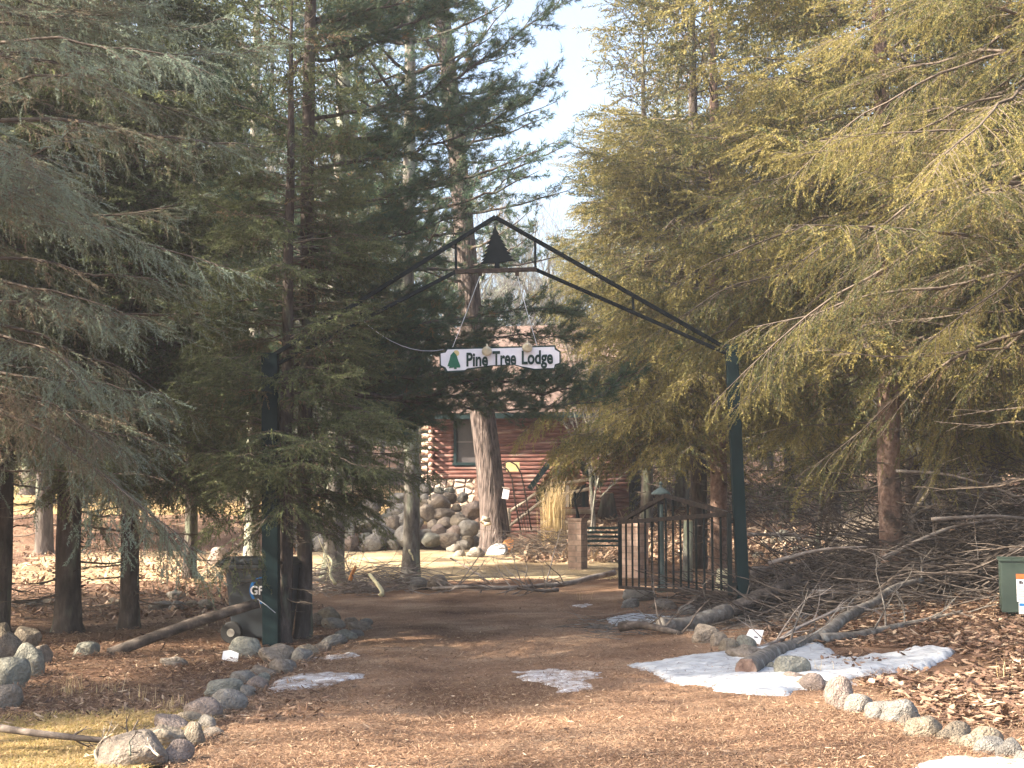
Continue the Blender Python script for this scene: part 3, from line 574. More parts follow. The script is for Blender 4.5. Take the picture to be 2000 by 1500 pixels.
# ------------------------------------------------------------------ wheeled bin
gb = G(505,1240); Dn = 18.3; bxx = P(512,1200,Dn).x; g = Vector((bxx, Dn, gh(bxx,Dn))); rz = R(-8)
wb = empty('wheeled_bin', g, label='black wheeled rubbish bin behind the left gate post', cat='rubbish bin')
Rz = Matrix.Rotation(rz,3,'Z'); T = lambda x,y,z: g + Rz@Vector((x,y,z))
hw = .36; L0, L1 = -.40, .43
bm = bmesh.new()
lo = [(-.30,-.27),(.32,-.27),(.32,.27),(-.30,.27)]; hi=[(L0,-.33),(L1,-.33),(L1,.33),(L0,.33)]
def taper(m, lo, hi, z0, z1):
    m.raw([T(x,y,z0)[:] for x,y in lo]+[T(x,y,z1)[:] for x,y in hi], N=[[3,2,1,0],[4,5,6,7],[0,1,5,4],[1,2,6,5],[2,3,7,6],[3,0,4,7]])
m = MB(); taper(m, lo, hi, .06, .98); b_ = part(m,'bin_body',M['bin'],wb)
md = b_.modifiers.new('b','BEVEL'); md.width=.03; md.segments=3
m = MB(); m.box(T((L0+L1)/2,0,.955), (L1-L0+.06,.72,.05), Rz, .015); part(m,'rim',M['bin'],wb)
m = MB(); taper(m, [(L0-.12,-.36),(L1+.04,-.36),(L1+.04,.36),(L0-.12,.36)], [(L0,-.28),(L1-.06,-.28),(L1-.06,.28),(L0,.28)], .99, 1.07); b_=part(m,'lid',M['bin'],wb); md=b_.modifiers.new('b','BEVEL'); md.width=.02; md.segments=3
m = MB(); m.tube([T(L0+.02,-.27,.93),T(L0-.13,-.27,.97),T(L0-.15,0,.98),T(L0-.13,.27,.97),T(L0+.02,.27,.93)], .018, 8); part(m,'handle',M['bin'],wb,True)
for y in (-.37,.35):
    m = MB(); M2 = Rz @ Matrix.Rotation(R(90),3,'X'); m.lathe([(.05,-.04),(.125,-.035),(.14,-.02),(.14,.02),(.125,.035),(.05,.04)], T(-.27,y,.14), 24, M2); wh=part(m,'wheel',M['tyre'],wb,False)
    m = MB(); m.lathe([(.001,-.046),(.05,-.044),(.05,.044),(.001,.046)], T(-.27,y,.14), 16, M2); part(m,'hub',M['galv_rust'],wh)
m = MB(); m.bar(T(L1+.012,-.30,.3),T(L1+.045,-.30,.9),.02,.03); part(m,'corner_strip',M['galv_rust'],wb)
# emblem on the side: blue ring and white letters
def side(u, v, o=0):   # point on the sloping near side of the bin
    t = (v-.06)/.92; y = -.27-.06*t
    return T(u, y-.004-o, v)
def polyside(pts, mat, name, o=0.0):
    m = MB(); A=[side(u,v,o) for u,v in pts]; B=[side(u,v,o-.004) for u,v in pts]; k=len(pts)
    m.raw([p[:] for p in A+B], N=[list(range(k)),list(range(k,2*k))[::-1]]+[[i,(i+1)%k,(i+1)%k+k,i+k] for i in range(k)]); return part(m,name,mat,wb)
cxu = .10; cv = .66
ring = [(cxu+.17*math.cos(t),cv+.17*math.sin(t)) for t in np.linspace(R(20),R(340),30)]+[(cxu+.135*math.cos(t),cv+.135*math.sin(t)) for t in np.linspace(R(340),R(20),30)]
polyside(ring, M['blue'], 'blue_ring', .001)
me = text_mesh('GFL', .15, 0, .004); V=np.array([v.co[:] for v in me.vertices]); V[:,0]-=.19-0.0
m=MB(); m.raw([side(cxu+.02+x*.95,cv-.05+y,.004)[:] for x,y,_ in V], N=[list(p.vertices) for p in me.polygons]); part(m,'white_letters',M['white'],wb)
# ------------------------------------------------------------------ leaning pole, cards
p0 = G(212,1278); p1 = P(506,1178,17.35)
m = MB(); ln = [p0.lerp(p1,t)+Vector((0,0,.03*math.sin(t*3))) for t in np.linspace(0,1,10)]; m.tube(ln, np.linspace(.068,.06,10), 10, wob=.05)
pole = empty('leaning_pole', p0, label='fallen dark log pole propped against the left gate post', cat='log'); part(m,'pole_log',M['brush'],pole,True)
d=(p1-ln[-2]).normalized(); m=MB(); m.tube([p1,p1+d*.008],.056,10); part(m,'cut_end',M['cut_wood'],pole)
m=MB(); m.tube([P(503,1170,17.2),P(520,1182,17.15),P(538,1197,17.2)],.005,5); part(m,'loose_wire',M['galv'],pole)
def card(pts, D, label):
    g=P(*pts[0],D); m=MB(); th=Vector((0,.012,0))
    k=len(pts); A=[P(x,y,D+(pts[0][1]-y)*.0012) for x,y in pts]; B=[p+th for p in A]
    m.raw([p[:] for p in A+B],N=[list(range(k)),list(range(k,2*k))[::-1]]+[[i,(i+1)%k,(i+1)%k+k,i+k] for i in range(k)])
    r_=empty('marker_card', Vector((g.x,g.y,gh(g.x,g.y))), label=label, cat='card', group='small white marker cards'); part(m,'card_face',M['white'],r_)
    return r_
Dc=G(448,1293).y; c1=card([(433,1288),(464,1294),(466,1276),(450,1270),(436,1272)],Dc,'small white card standing in the needles left of the drive')
m=MB(); m.bar(P(449,1300,Dc+.03),P(449,1282,Dc+.03),.01,.01); part(m,'stake',M['galv_rust'],c1)
Dc=G(1475,1262).y; c2=card([(1457,1243),(1464,1229),(1492,1231),(1484,1259),(1459,1251)],Dc,'small white card leaning on the rocks at the right gate post')
m=MB(); m.bar(P(1473,1244,Dc-.012),P(1480,1245,Dc-.012),.004,.012); part(m,'printed_mark',M['ink'],c2)
m=MB(); m.bar(P(1474,1270,Dc+.03),P(1474,1245,Dc+.03),.01,.01); part(m,'stake',M['galv_rust'],c2)
# ------------------------------------------------------------------ utility box on the right
DB=16.6; g=P(1990,1240,DB); g.z=gh(g.x,g.y)
ub=empty('utility_box', g, label='dark green utility cabinet with warning stickers at the right frame edge', cat='utility box')
s_=DB/F; a_=P(1957,1196,DB); bt=P(1955,1096,DB); wB=.95; rb_=R(-17)
Rb=Matrix.Rotation(rb_,3,'Z'); TB=lambda x,y,z:Vector((a_.x,a_.y,0))+Rb@Vector((x,y,z))
m=MB(); m.box(TB(wB/2,.40,(a_.z+bt.z)/2),(wB,.8,bt.z-a_.z),Rb,.015); part(m,'cabinet',M['box_green'],ub)
m=MB(); m.box(TB(wB/2,.40,bt.z+.012),(wB+.03,.83,.03),Rb,.008); part(m,'cabinet_roof',M['box_green'],ub)
m=MB(); m.box(TB(wB/2,.42,(g.z+a_.z)/2-.1),(wB-.14,.66,a_.z-g.z+.3),Rb,.01); part(m,'pedestal',M['box_green'],ub)
def sticker(x0,x1,z0,z1,mat,name,o=.004):
    m=MB(); m.box(TB((x0+x1)/2,-.001-o/2,(z0+z1)/2),(x1-x0,o,z1-z0),Rb); return part(m,name,mat,ub)
X0=.165; sticker(X0,X0+.11,bt.z-.20,bt.z-.145,M['orange'],'orange_label'); sticker(X0+.003,X0+.10,bt.z-.46,bt.z-.205,M['white'],'white_label')
sticker(X0+.02,X0+.09,bt.z-.60,bt.z-.47,M['white'],'white_label'); sticker(X0+.026,X0+.084,bt.z-.51,bt.z-.478,M['blue'],'blue_label',.008)
m=MB(); 
for k in range(9): m.box(TB(X0+.052,-.006,bt.z-.285-k*.019),(random.uniform(.05,.08),.004,.006),Rb)
m.box(TB(X0+.045,-.006,bt.z-.24),(.03,.004,.035),Rb); m.box(TB(X0+.07,-.006,bt.z-.245),(.012,.004,.03),Rb)
for k in range(4): m.box(TB(X0+.055,-.006,bt.z-.53-k*.016),(.035,.004,.005),Rb)
part(m,'printed_lines',M['ink'],ub)
# ------------------------------------------------------------------ log lodge
DC=45.0; O=P(845,1000,DC); O.z=gh(-1.5,44)-.1; al=R(11)
U=Vector((math.cos(al),-math.sin(al),0)); Vv=Vector((math.sin(al),math.cos(al),0)); ZZ=Vector((0,0,1))
lodge=empty('log_lodge',O,label='red log lodge with green window and brown roof beyond the pines',cat='log house')
def C(u,v,z): return Vector((O.x,O.y,0))+U*u+Vv*v+ZZ*z
zs=P(845,935,DC).z; ze=P(845,818,DC).z; zb=P(930,1060,44.4).z-.3
ML=Matrix((U,Vv,ZZ)).transposed(); WL=6.2; DP=8.0
uw0=(P(889,900,44.8)-C(0,0,0)).dot(U); uw1=(P(934,900,44.6)-C(0,0,0)).dot(U); zw0=P(910,906,44.7).z; zw1=P(910,816,44.7).z
up=(P(931,1000,44.6)-C(0,0,0)).dot(U)
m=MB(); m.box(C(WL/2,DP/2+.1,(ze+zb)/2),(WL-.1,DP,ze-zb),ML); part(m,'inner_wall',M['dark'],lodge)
front=MB(); n=0; lh=.128; z=zs+lh/2; k=0
def log(mb,a_,b_,r_):
    pts=[a_.lerp(b_,t)+Vector((0,0,random.uniform(-.008,.008))) for t in np.linspace(0,1,7)]; mb.tube(pts,[r_*random.uniform(.95,1.05) for _ in pts],9)
k=0
while z<ze:
    st=-.02 if k%2 else -.34
    if zw0-.03<z<zw1+.03:
        log(front,C(st if k%2==0 else .05,0,z),C(uw0-.02,0,z),.072); log(front,C(uw1+.02,0,z),C(WL,0,z),.072)
    else: log(front,C(st if k%2==0 else .05,0,z),C(WL,0,z),.072)
    z+=lh; k+=1
z=zs-lh/2
while z>zb: log(front,C(up+.05,0,z),C(WL,0,z),.072); z-=lh
part(front,'log_wall',M['log_red'],lodge,True)
sidew=MB(); z=zs+lh/2; k=0; ends=MB()
while z<ze+.2:
    if k%2: 
        log(sidew,C(0,-.3,z),C(0,DP,z),.08); ends.tube([C(0,-.302,z),C(0,-.31,z)],.072,9)
    else:
        log(sidew,C(0,.1,z),C(0,DP,z),.08)
        ends.tube([C(-.35,0,z),C(-.34,0,z)],.066,9); log(ends,C(-.35,0,z),C(-.12,0,z),.078)
    z+=lh; k+=1
part(sidew,'side_log_wall',M['log_red'],lodge,True); part(ends,'corner_log_end',M['log_end'],lodge,True)
m=MB(); m.box(C(up/2-.1,.06,(zs+zb)/2-.02),(up+.3,.2,zs-zb),ML,.02); part(m,'stone_wall',M['stone'],lodge)
m=MB(); m.box(C(up,-.08,(zs+zb)/2),(.14,.14,zs-zb),ML,.01); part(m,'corner_post',M['bark_red'],lodge)
wn=part((lambda m:(m.box(C((uw0+uw1)/2,-.04,zw1+.02),(uw1-uw0+.34,.10,.13),ML,.006),m.box(C((uw0+uw1)/2,-.04,zw0),(uw1-uw0+.16,.12,.09),ML,.006),m.box(C(uw0,-.04,(zw0+zw1)/2),(.10,.10,zw1-zw0),ML,.006),m.box(C(uw1,-.04,(zw0+zw1)/2),(.10,.10,zw1-zw0),ML,.006),m)[-1])(MB()),'window_frame',M['green_paint'],lodge)
wn.name='window'
m=MB(); m.box(C((uw0+uw1)/2,.0,(zw0+zw1)/2),(uw1-uw0-.08,.02,zw1-zw0-.08),ML); part(m,'pane',M['glass'],wn)
m=MB(); m.box(C((uw0+uw1)/2,-.025,(zw0+zw1)/2-.03),(uw1-uw0-.1,.03,.045),ML); part(m,'sash_bar',M['curtain'],wn)
# roof with green fascia: ridge runs along U
rz0,rz1=ze+.12,P(950,640,49).z
m=MB(); th=.09
A=[C(-.6,-.75,rz0),C(WL+.9,-.75,rz0),C(WL+.9,DP/2,rz1),C(-.6,DP/2,rz1),C(-.6,DP+.75,rz0),C(WL+.9,DP+.75,rz0)]
B=[p-ZZ*th*1.2 for p in A]
m.raw([p[:] for p in A+B],N=[[0,1,2,3],[3,2,5,4],[7,6,9,8],[8,9,10,11],[0,6,7,1],[1,7,8,2],[2,8,11,5],[5,11,10,4],[4,10,9,3],[3,9,6,0]]); part(m,'roof',M['roof'],lodge)
m=MB(); m.box(C(WL/2+.15,-.775,rz0-.1),(WL+1.5,.035,.17),ML,.004); part(m,'fascia',M['green_paint'],lodge)
# gable end walls
m=MB()
for u in (.02,WL-.1): m.raw([p[:] for p in (C(u,0,ze),C(u,DP,ze),C(u,DP/2,rz1-.2),C(u+.1,0,ze),C(u+.1,DP,ze),C(u+.1,DP/2,rz1-.2))],N=[[0,1,2],[5,4,3],[0,3,4,1],[1,4,5,2],[2,5,3,0]])
part(m,'gable_wall',M['log_red'],lodge)
# small green gable porch on the right: slopes from lower left up to the right
def PL_(px,py,D): return P(px,py,D)
pg=part((lambda m:(m.bar(PL_(1034,955,42.6),PL_(1100,868,42.6),1.6,.16,.01),m.bar(PL_(1100,868,42.61),PL_(1172,950,42.61),1.6,.16,.01),m)[-1])(MB()),'porch_roof',M['green_paint'],lodge)
m=MB(); q=[(1052,950),(1100,884),(1150,950)]; m.raw([P(x,y,42.9)[:] for x,y in q]+[P(x,y,43.0)[:] for x,y in q],N=[[0,1,2],[5,4,3],[0,3,4,1],[1,4,5,2],[2,5,3,0]]); part(m,'porch_gable',M['copper'],lodge)
for x in (1058,1108,1140):
    m=MB(); m.bar(P(x,990,42.6),P(x,948,42.6),.09,.09,.006,up=Vector((0,1,0))); part(m,'porch_post',M['sign_white'] if x==1108 else M['green_paint'],lodge)
m=MB(); m.box(P(1098,968,43.6),(1.6,.3,.7)); part(m,'porch_shade',M['dark'],lodge)  # solid dark block; the shade inside the porch is its colour
m=MB(); m.box(P(1002,912,43.6)+Vector((0,-.02,0)),(.42,.06,.28),ML,.01); part(m,'yellow_plaque',M['sign_gold'],lodge)
# stair rails of weathered poles
sr=empty('stair_railing',G(1000,1040),label='weathered pole handrail climbing beside the log wall',cat='railing')
for a_,b_ in (((992,1002),(1068,948)),((994,1028),(1072,968)),((1068,946),(1155,936)),((1075,968),(1150,955))):
    m=MB(); m.tube([P(*a_,42.2),P((a_[0]+b_[0])/2,(a_[1]+b_[1])/2+1,42.1),P(*b_,42.2)],.05,7,wob=.1); part(m,'rail',M['wood_rail'],sr)
for x,y0,y1 in ((994,1040,992),(1070,1010,940),(1155,985,930)):
    m=MB(); m.tube([P(x,y0,42.2),P(x,y1,42.2)],.06,7,wob=.08); part(m,'rail_post',M['wood_rail'],sr)
for i,(y,dd) in enumerate(((1042,40.5),(1022,41.6),(1000,43),(982,44.4),(965,46))):
    x0=P(1050+i*6,y,dd).x; m=MB(); z_=P(1050,y,dd).z; m.tube([Vector((x0,dd,z_)),Vector((x0+1.5,dd+.1,z_+.02))],.08,8,wob=.05)
    top(m,'timber_step',M['wood_rail'],(x0,dd,z_),label=f'{["lowest","second","third","fourth","topmost"][i]} pale timber step on the leafy slope right of the lodge',cat='step',group='timber steps on the leafy slope')
# arched metal trellis
g=G(1005,1046); D=40.8
tr=empty('garden_trellis',Vector((g.x,D,gh(g.x,D))),label='rusty arched metal trellis leaning by the log wall',cat='trellis')
for pts in ([(1018,1042),(1006,980),(1000,935),(992,918),(980,908)],[(1038,1036),(1028,975),(1018,925),(1008,908),(994,900),(980,908)]):
    m=MB(); m.tube([P(x,y,D) for x,y in pts],.022,6); part(m,'side_tube',M['rusty_iron'],tr,True)
for x0,y0,x1,y1 in ((1023,1042,1012,985),(1028,1041,1018,984),(1033,1040,1024,983),(1012,984,1028,975),(1014,1005,1034,998),(1004,960,1026,955)):
    m=MB(); m.tube([P(x0,y0,D),P(x1,y1,D)],.012,5); part(m,'trellis_rod',M['rusty_iron'],tr)
# galvanised tub tipped at the pine base
D=36.8; g=P(975,1092,D); tb=empty('metal_tub',g,label='round galvanised tub tipped against the big pine base',cat='tub')
Mx=Matrix.Rotation(R(-18),3,'Y')@Matrix.Rotation(R(40),3,'X'); m=MB(); cc=P(974,1084,D)
m.lathe([(.24,-.13),(.27,-.12),(.27,.12),(.285,.13),(.285,.15)],cc,24,Mx); part(m,'tub_side',M['galv_rust'],tb,True)
m=MB(); m.lathe([(.275,.151),(.2,.17),(.0,.175)],cc,24,Mx); part(m,'tub_bottom',M['galv'],tb,True)
# birdhouse box on the big pine
m=MB(); m.box(P(988,965,36.9),(.17,.2,.26),Matrix.Rotation(R(10),3,'Y'),.01); bh=empty('nest_box',P(988,972,36.9),label='small white box fixed to the side of the big pine trunk',cat='box'); part(m,'box_body',M['sign_white'],bh)
m=MB(); m.box(P(988,953,36.9),(.2,.24,.02),Matrix.Rotation(R(10),3,'Y'),.004); part(m,'box_lid',M['galv_rust'],bh)
# thin wire fence in front of the terrace lawn
wf=empty('wire_fence',P(660,1000,41.6),label='thin wire mesh fence across the yellow terrace lawn',cat='fence')
ps=[(568,905,1010),(600,905,1008),(636,905,1006),(668,898,1003),(690,905,995),(720,898,992),(762,900,985),(800,902,980),(835,905,975)]
for x,y0,y1 in ps:
    m=MB(); m.tube([P(x,y1,41.8),P(x+random.uniform(-3,3),y0,41.8)],.02,5); part(m,'fence_stake',M['bark_dark'],wf)
m=MB()
for k in range(7):
    pts=[P(x,y0+10+(y1-y0-12)*k/6,41.8) for x,y0,y1 in ps]; m.tube(pts,.006,3,cap=False)
for x in np.arange(690,835,4.5): m.tube([P(x,930,41.8),P(x,985,41.8)],.005,3,cap=False)
part(m,'wire_mesh',M['rusty_iron'],wf)
# ------------------------------------------------------------------ foliage templates
def tri_needles(base, dirs, ln, wd):
    # base (n,3), dirs (n,3) unit; returns (n,3,3) triangles
    n=len(base); up=rng.normal(size=(n,3)); s=np.cross(dirs,up); s/=np.linalg.norm(s,axis=1,keepdims=True)+1e-9
    ln=np.broadcast_to(ln,(n,))[:,None]; wd=np.broadcast_to(wd,(n,))[:,None]
    return np.stack([base-s*wd/2, base+s*wd/2, base+dirs*ln],1)
def spray_template(L=.5, tw=.045, nl=.028, nw=.009, dens=.014, side=.16):
    base=[];dirs=[]
    def seg(p,q,step):
        p=np.array(p);q=np.array(q);d=q-p;ll=np.linalg.norm(d);d/=ll
        n=max(2,int(ll/step)); 
        for i in range(n):
            b=p+d*ll*(i+rng.random()*.8)/n; a=rng.uniform(0,2*np.pi)
            o=np.array([0,np.cos(a),abs(np.sin(a))*.8-.15]); R_=np.array([d[0]*1.,d[1],d[2]])
            v=R_*rng.uniform(.5,1.1)+np.cross(R_,[0,0,1])*np.cos(a)*.9+np.array([0,0,1])*(np.sin(a)*.55+.1); base.append(b); dirs.append(v/np.linalg.norm(v))
    zc=lambda x:-.10*(x/L)**2*L
    xs_=np.arange(0.03,L,tw)
    seg((0,0,0),(L,0,zc(L)),dens*1.1)
    for i,x in enumerate(xs_):
        for sgn in (1,-1):
            l=side*(1-x/L)**.7*rng.uniform(.6,1.15)+.03; an=R(rng.uniform(38,62)); p=(x,0,zc(x)); q=(x+l*math.cos(an),sgn*l*math.sin(an),zc(x)-l*rng.uniform(.05,.4)); seg(p,q,dens)
    base=np.array(base);dirs=np.array(dirs); return tri_needles(base,dirs,nl*rng.uniform(.7,1.2,len(base)),nw)
def tuft_template(n=22, ln=.09, wd=.006):
    d=rng.normal(size=(n,3)); d[:,0]=np.abs(d[:,0])+.5; d/=np.linalg.norm(d,axis=1,keepdims=True)
    base=np.zeros((n,3)); base[:,0]=rng.uniform(-.06,.03,n); return tri_needles(base,d,ln*rng.uniform(.7,1.15,n),wd)
def spray_set(k,**kw): 
    T=[spray_template(**kw) for _ in range(k)]; n=min(len(t) for t in T); return np.stack([t[rng.permutation(len(t))[:n]] for t in T])
def strands(k,L,n,nl,nw):
    out=[]
    for _ in range(k):
        t=(np.arange(n)+rng.random(n))/n; base=np.stack([t*L,rng.normal(0,.004,n),-.12*t*t*L],-1); a=rng.uniform(0,2*np.pi,n)
        d=np.stack([rng.uniform(.5,1.1,n),np.cos(a)*.75,np.sin(a)*.75],-1); d/=np.linalg.norm(d,axis=1,keepdims=True)
        out.append(tri_needles(base,d,nl*rng.uniform(.7,1.2,n),nw))
    return np.stack(out)
SP_FINE=strands(8,.19,24,.030,.011); SP_MED=strands(8,.24,16,.048,.021); SP_FAR=strands(6,.42,11,.085,.034)
TU=np.stack([tuft_template() for _ in range(8)]); TU_FAR=np.stack([tuft_template(11,.13,.016) for _ in range(6)])
def place(tmpl, pos, dirs, scale, roll=.5, up=None):
    pos=np.asarray(pos);dirs=np.asarray(dirs);n=len(pos); dirs=dirs/np.linalg.norm(dirs,axis=1,keepdims=True)
    z=np.zeros((n,3)); z[:,2]=1; z=z+rng.normal(size=(n,3))*roll*.4; y=np.cross(z,dirs); y/=np.linalg.norm(y,axis=1,keepdims=True)+1e-9; z=np.cross(dirs,y)
    Mx=np.stack([dirs,y,z],-1)*np.asarray(scale).reshape(-1,1,1)
    out=[]; which=rng.integers(0,len(tmpl),n); res=np.empty((n,)+tmpl.shape[1:],np.float32)
    for w_ in range(len(tmpl)):
        s_=which==w_
        if s_.any(): res[s_]=np.einsum('nij,tkj->ntki',Mx[s_],tmpl[w_])+pos[s_][:,None,None,:]
    return res   # (n, T, 3, 3)
def foliage_mesh(name, blocks):
    # blocks: list of (tris (n,T,3,3), age (n,))
    Vs=[];As=[]
    for t,a_ in blocks:
        n,T=t.shape[:2]; Vs.append(t.reshape(-1,3)); ag=np.repeat(a_,T)+rng.normal(0,.10,n*T); As.append(np.repeat(np.clip(ag,0,1),3))
    V=np.concatenate(Vs);A=np.concatenate(As); F_=np.arange(len(V)).reshape(-1,3); return arr_mesh(name,V,tris=F_,attr=A)
def spruce(seed,H,zc,Rad,tmpl,gap=.3,nper=5,step=.13,droop=1.0,hang=.5,detail_z=8.7,deadlow=True,trunk_r=.2,lean=(0,0),prof=.62,scale=1.0,st2=.07,l2=(.45,1.0),wood=True):
    global rng
    keep=rng; rng=np.random.default_rng(seed)
    pos=[];dr=[];sc=[];age=[]; limbs=MB(); z=zc
    while z<H-.3:
        t=(z-zc)/(H-zc); Lm=Rad*(1-t)**prof
        if t<.06: Lm*=.85
        high = z>detail_z; np_=nper if not high else max(4,nper-1)
        for j in range(np_):
            az=rng.uniform(0,2*np.pi); L=Lm*rng.uniform(.6,1.15)+.15; zz=z+rng.uniform(-.2,.2)
            a0=(.05+.5*t)*rng.uniform(.2,1.6); b0=(.55-.25*t)*droop*rng.uniform(.4,1.45); c0=.22*rng.uniform(.5,1.6); NS=12
            ss=np.linspace(0,1,NS); h=np.array([math.cos(az),math.sin(az)]); bend=rng.uniform(-.22,.22); lat=np.array([-h[1],h[0]])
            pts=np.zeros((NS,3)); pts[:,:2]=np.outer(ss*L,h)+np.outer((ss**2)*L*bend,lat); pts[:,2]=zz+L*(a0*ss-b0*ss**2+c0*ss**3)
            wob=rng.normal(0,.022*L/2,(NS,3)); wob[0]=0; pts+=(wob+np.roll(wob,1,0))/1.5*np.minimum(1,ss*3)[:,None]
            pts[:,0]+=lean[0]*zz/H; pts[:,1]+=lean[1]*zz/H
            limbs.tube(pts,np.linspace(.008+.006*L,.003,NS),4 if not high else 3,cap=False)
            st=step*(1.0 if not high else 1.8); n=max(3,int(L*.9/st)); bage=rng.uniform(-.15,.4); thin=rng.uniform(.0,.35)
            for i in range(n):
                s=.12+.88*(i+rng.random())/n
                if rng.random()<(.38-s)*1.9: continue
                f=s*(NS-1); i0=min(int(f),NS-2); p=pts[i0]+(pts[i0+1]-pts[i0])*(f-i0); tg=pts[min(i0+2,NS-1)]-pts[max(0,i0-1)]; tg/=np.linalg.norm(tg)
                for sgn in (1,-1):
                    if rng.random()<thin: continue
                    an=R(rng.uniform(30,66))*sgn; ca,sa=math.cos(an),math.sin(an)
                    d=np.array([tg[0]*ca-tg[1]*sa,tg[0]*sa+tg[1]*ca,tg[2]-rng.uniform(-.05,.3)*droop]); d/=np.linalg.norm(d)
                    ll=rng.uniform(*l2)*(math.sin(math.pi*min(1,s*.85+.15))**.7+.12)*min(1,.4+L/2.6)
                    m_=4; q=[p+d*ll*u+np.array([0,0,-.28*ll*u*u*droop]) for u in np.linspace(0,1,m_)]
                    if wood and not high: limbs.tube(q,[.005,.004,.003,.0015],3,cap=False)
                    k2=max(2,int(ll/(st2*(1.7 if high else 1)))); u=(.1+.9*(np.arange(k2)+rng.random(k2))/k2)
                    b=p+np.outer(u*ll,d); b[:,2]-=.28*ll*u*u*droop
                    sg=rng.choice([-1,1],k2)*rng.uniform(.35,1.1,k2); side=np.array([-d[1],d[0],0])
                    dd=d*1.0+np.outer(sg,side)*(1-.4*u)[:,None]; dd[:,2]-=rng.uniform(-.05,.28,k2)*droop
                    hg=rng.random(k2)<hang; dd[hg]=dd[hg]*.45+np.array([0,0,-1.])+rng.normal(0,.2,(hg.sum(),3))
                    pos.append(b);dr.append(dd);sc.append(rng.uniform(.55,1.15,k2)*(1.6 if high else 1)*scale)
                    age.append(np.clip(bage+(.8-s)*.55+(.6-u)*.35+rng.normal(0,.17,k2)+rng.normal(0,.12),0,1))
            u=np.linspace(.8,1,5); b=np.stack([np.interp(u,ss,pts[:,k]) for k in range(3)],-1); td=pts[-1]-pts[-2]; td/=np.linalg.norm(td)
            pos.append(b);dr.append(td+rng.normal(0,.3,(5,3)));sc.append(np.full(5,.9*scale));age.append(np.full(5,max(0,bage-.1)))
        z+=gap*(1+.2*t)*(1 if not high else 1.3)
    pos=np.concatenate(pos);dr=np.concatenate(dr);sc=np.concatenate(sc);age=np.concatenate(age)
    if deadlow:
        z=.5
        while z<zc+.6:
            az=rng.uniform(0,2*np.pi); L=Rad*rng.uniform(.2,.6); ss=np.linspace(0,1,6); h=np.array([math.cos(az),math.sin(az)])
            pts=np.zeros((6,3)); pts[:,:2]=np.outer(ss*L,h)+rng.normal(0,.03,(6,2)); pts[:,2]=z+L*(-.25*ss+.18*ss**2)+rng.normal(0,.02,6); pts[0,2]=z
            limbs.tube(pts,np.linspace(.016,.004,6),4,cap=False)
            for q in range(int(L*6)):
                s=rng.uniform(.25,1); i0=min(int(s*5),4); p=pts[i0]+(pts[i0+1]-pts[i0])*(s*5-i0); l=rng.uniform(.15,.5); an=az+rng.choice([-1,1])*rng.uniform(.4,1.1)
                e_=p+np.array([math.cos(an)*l,math.sin(an)*l,rng.uniform(-.25,.1)*l]); limbs.tube([p,(p+e_)/2+rng.normal(0,.015,3),e_],[.006,.005,.002],3,cap=False)
            z+=rng.uniform(.12,.25)
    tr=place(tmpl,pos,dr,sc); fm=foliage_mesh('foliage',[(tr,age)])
    tk=MB(); zz=np.array([-.3,0,.12,.4,1,2,3.5,5,7,9,H*.8,H]); rr=np.array([1.7,1.45,1.2,1.05,1,.95,.88,.8,.68,.55,.25,.04])*trunk_r
    tk.tube([(lean[0]*max(0,q)/H+(.02*math.sin(q*1.3)),lean[1]*max(0,q)/H+.02*math.cos(q*1.7),q) for q in zz],rr,14,wob=.05)
    for q in range(40):
        a_=rng.uniform(0,6.28);h_=rng.uniform(.3,6);r_=trunk_r*(1-h_/H)*.95; tk.tube([(r_*.8*math.cos(a_),r_*.8*math.sin(a_),h_),((r_+.08)*math.cos(a_),(r_+.08)*math.sin(a_),h_+rng.uniform(-.03,.03))],[.02,.007],4)
    rng=keep
    lm=arr_mesh('limbs',np.concatenate(limbs.V),quads=np.concatenate(limbs.Q),smooth=True)
    tm=arr_mesh('trunk',np.concatenate(tk.V),quads=np.concatenate(tk.Q),ngons=tk.N,smooth=True)
    for me_,mt in ((fm,'needle_green'),(lm,'twig'),(tm,'bark_dark')): me_.materials.append(M[mt])
    print('spruce',len(fm.polygons),len(lm.polygons)); return (fm,lm,tm)
def put_tree(kit,loc,rz=0,s=1,needle=None,bark=None,limb=None,name='spruce_tree',label='',group=None,cat='spruce'):
    r_=empty(name,loc,rz,label=label,cat=cat,group=group); r_.scale=(s,s,s)
    for nm,me_,mt in (('crown',kit[0],needle),('limbs',kit[1],limb),('trunk',kit[2],bark)):
        if me_ is None: continue
        o=bpy.data.objects.new(nm,me_); COL.objects.link(o); o.parent=r_
        if mt: o.material_slots[0].link='OBJECT'; o.material_slots[0].material=M[mt]
    return r_
def gpt(px,py): return G(px,py)
def at(x,y): return Vector((x,y,gh(x,y)-.02))
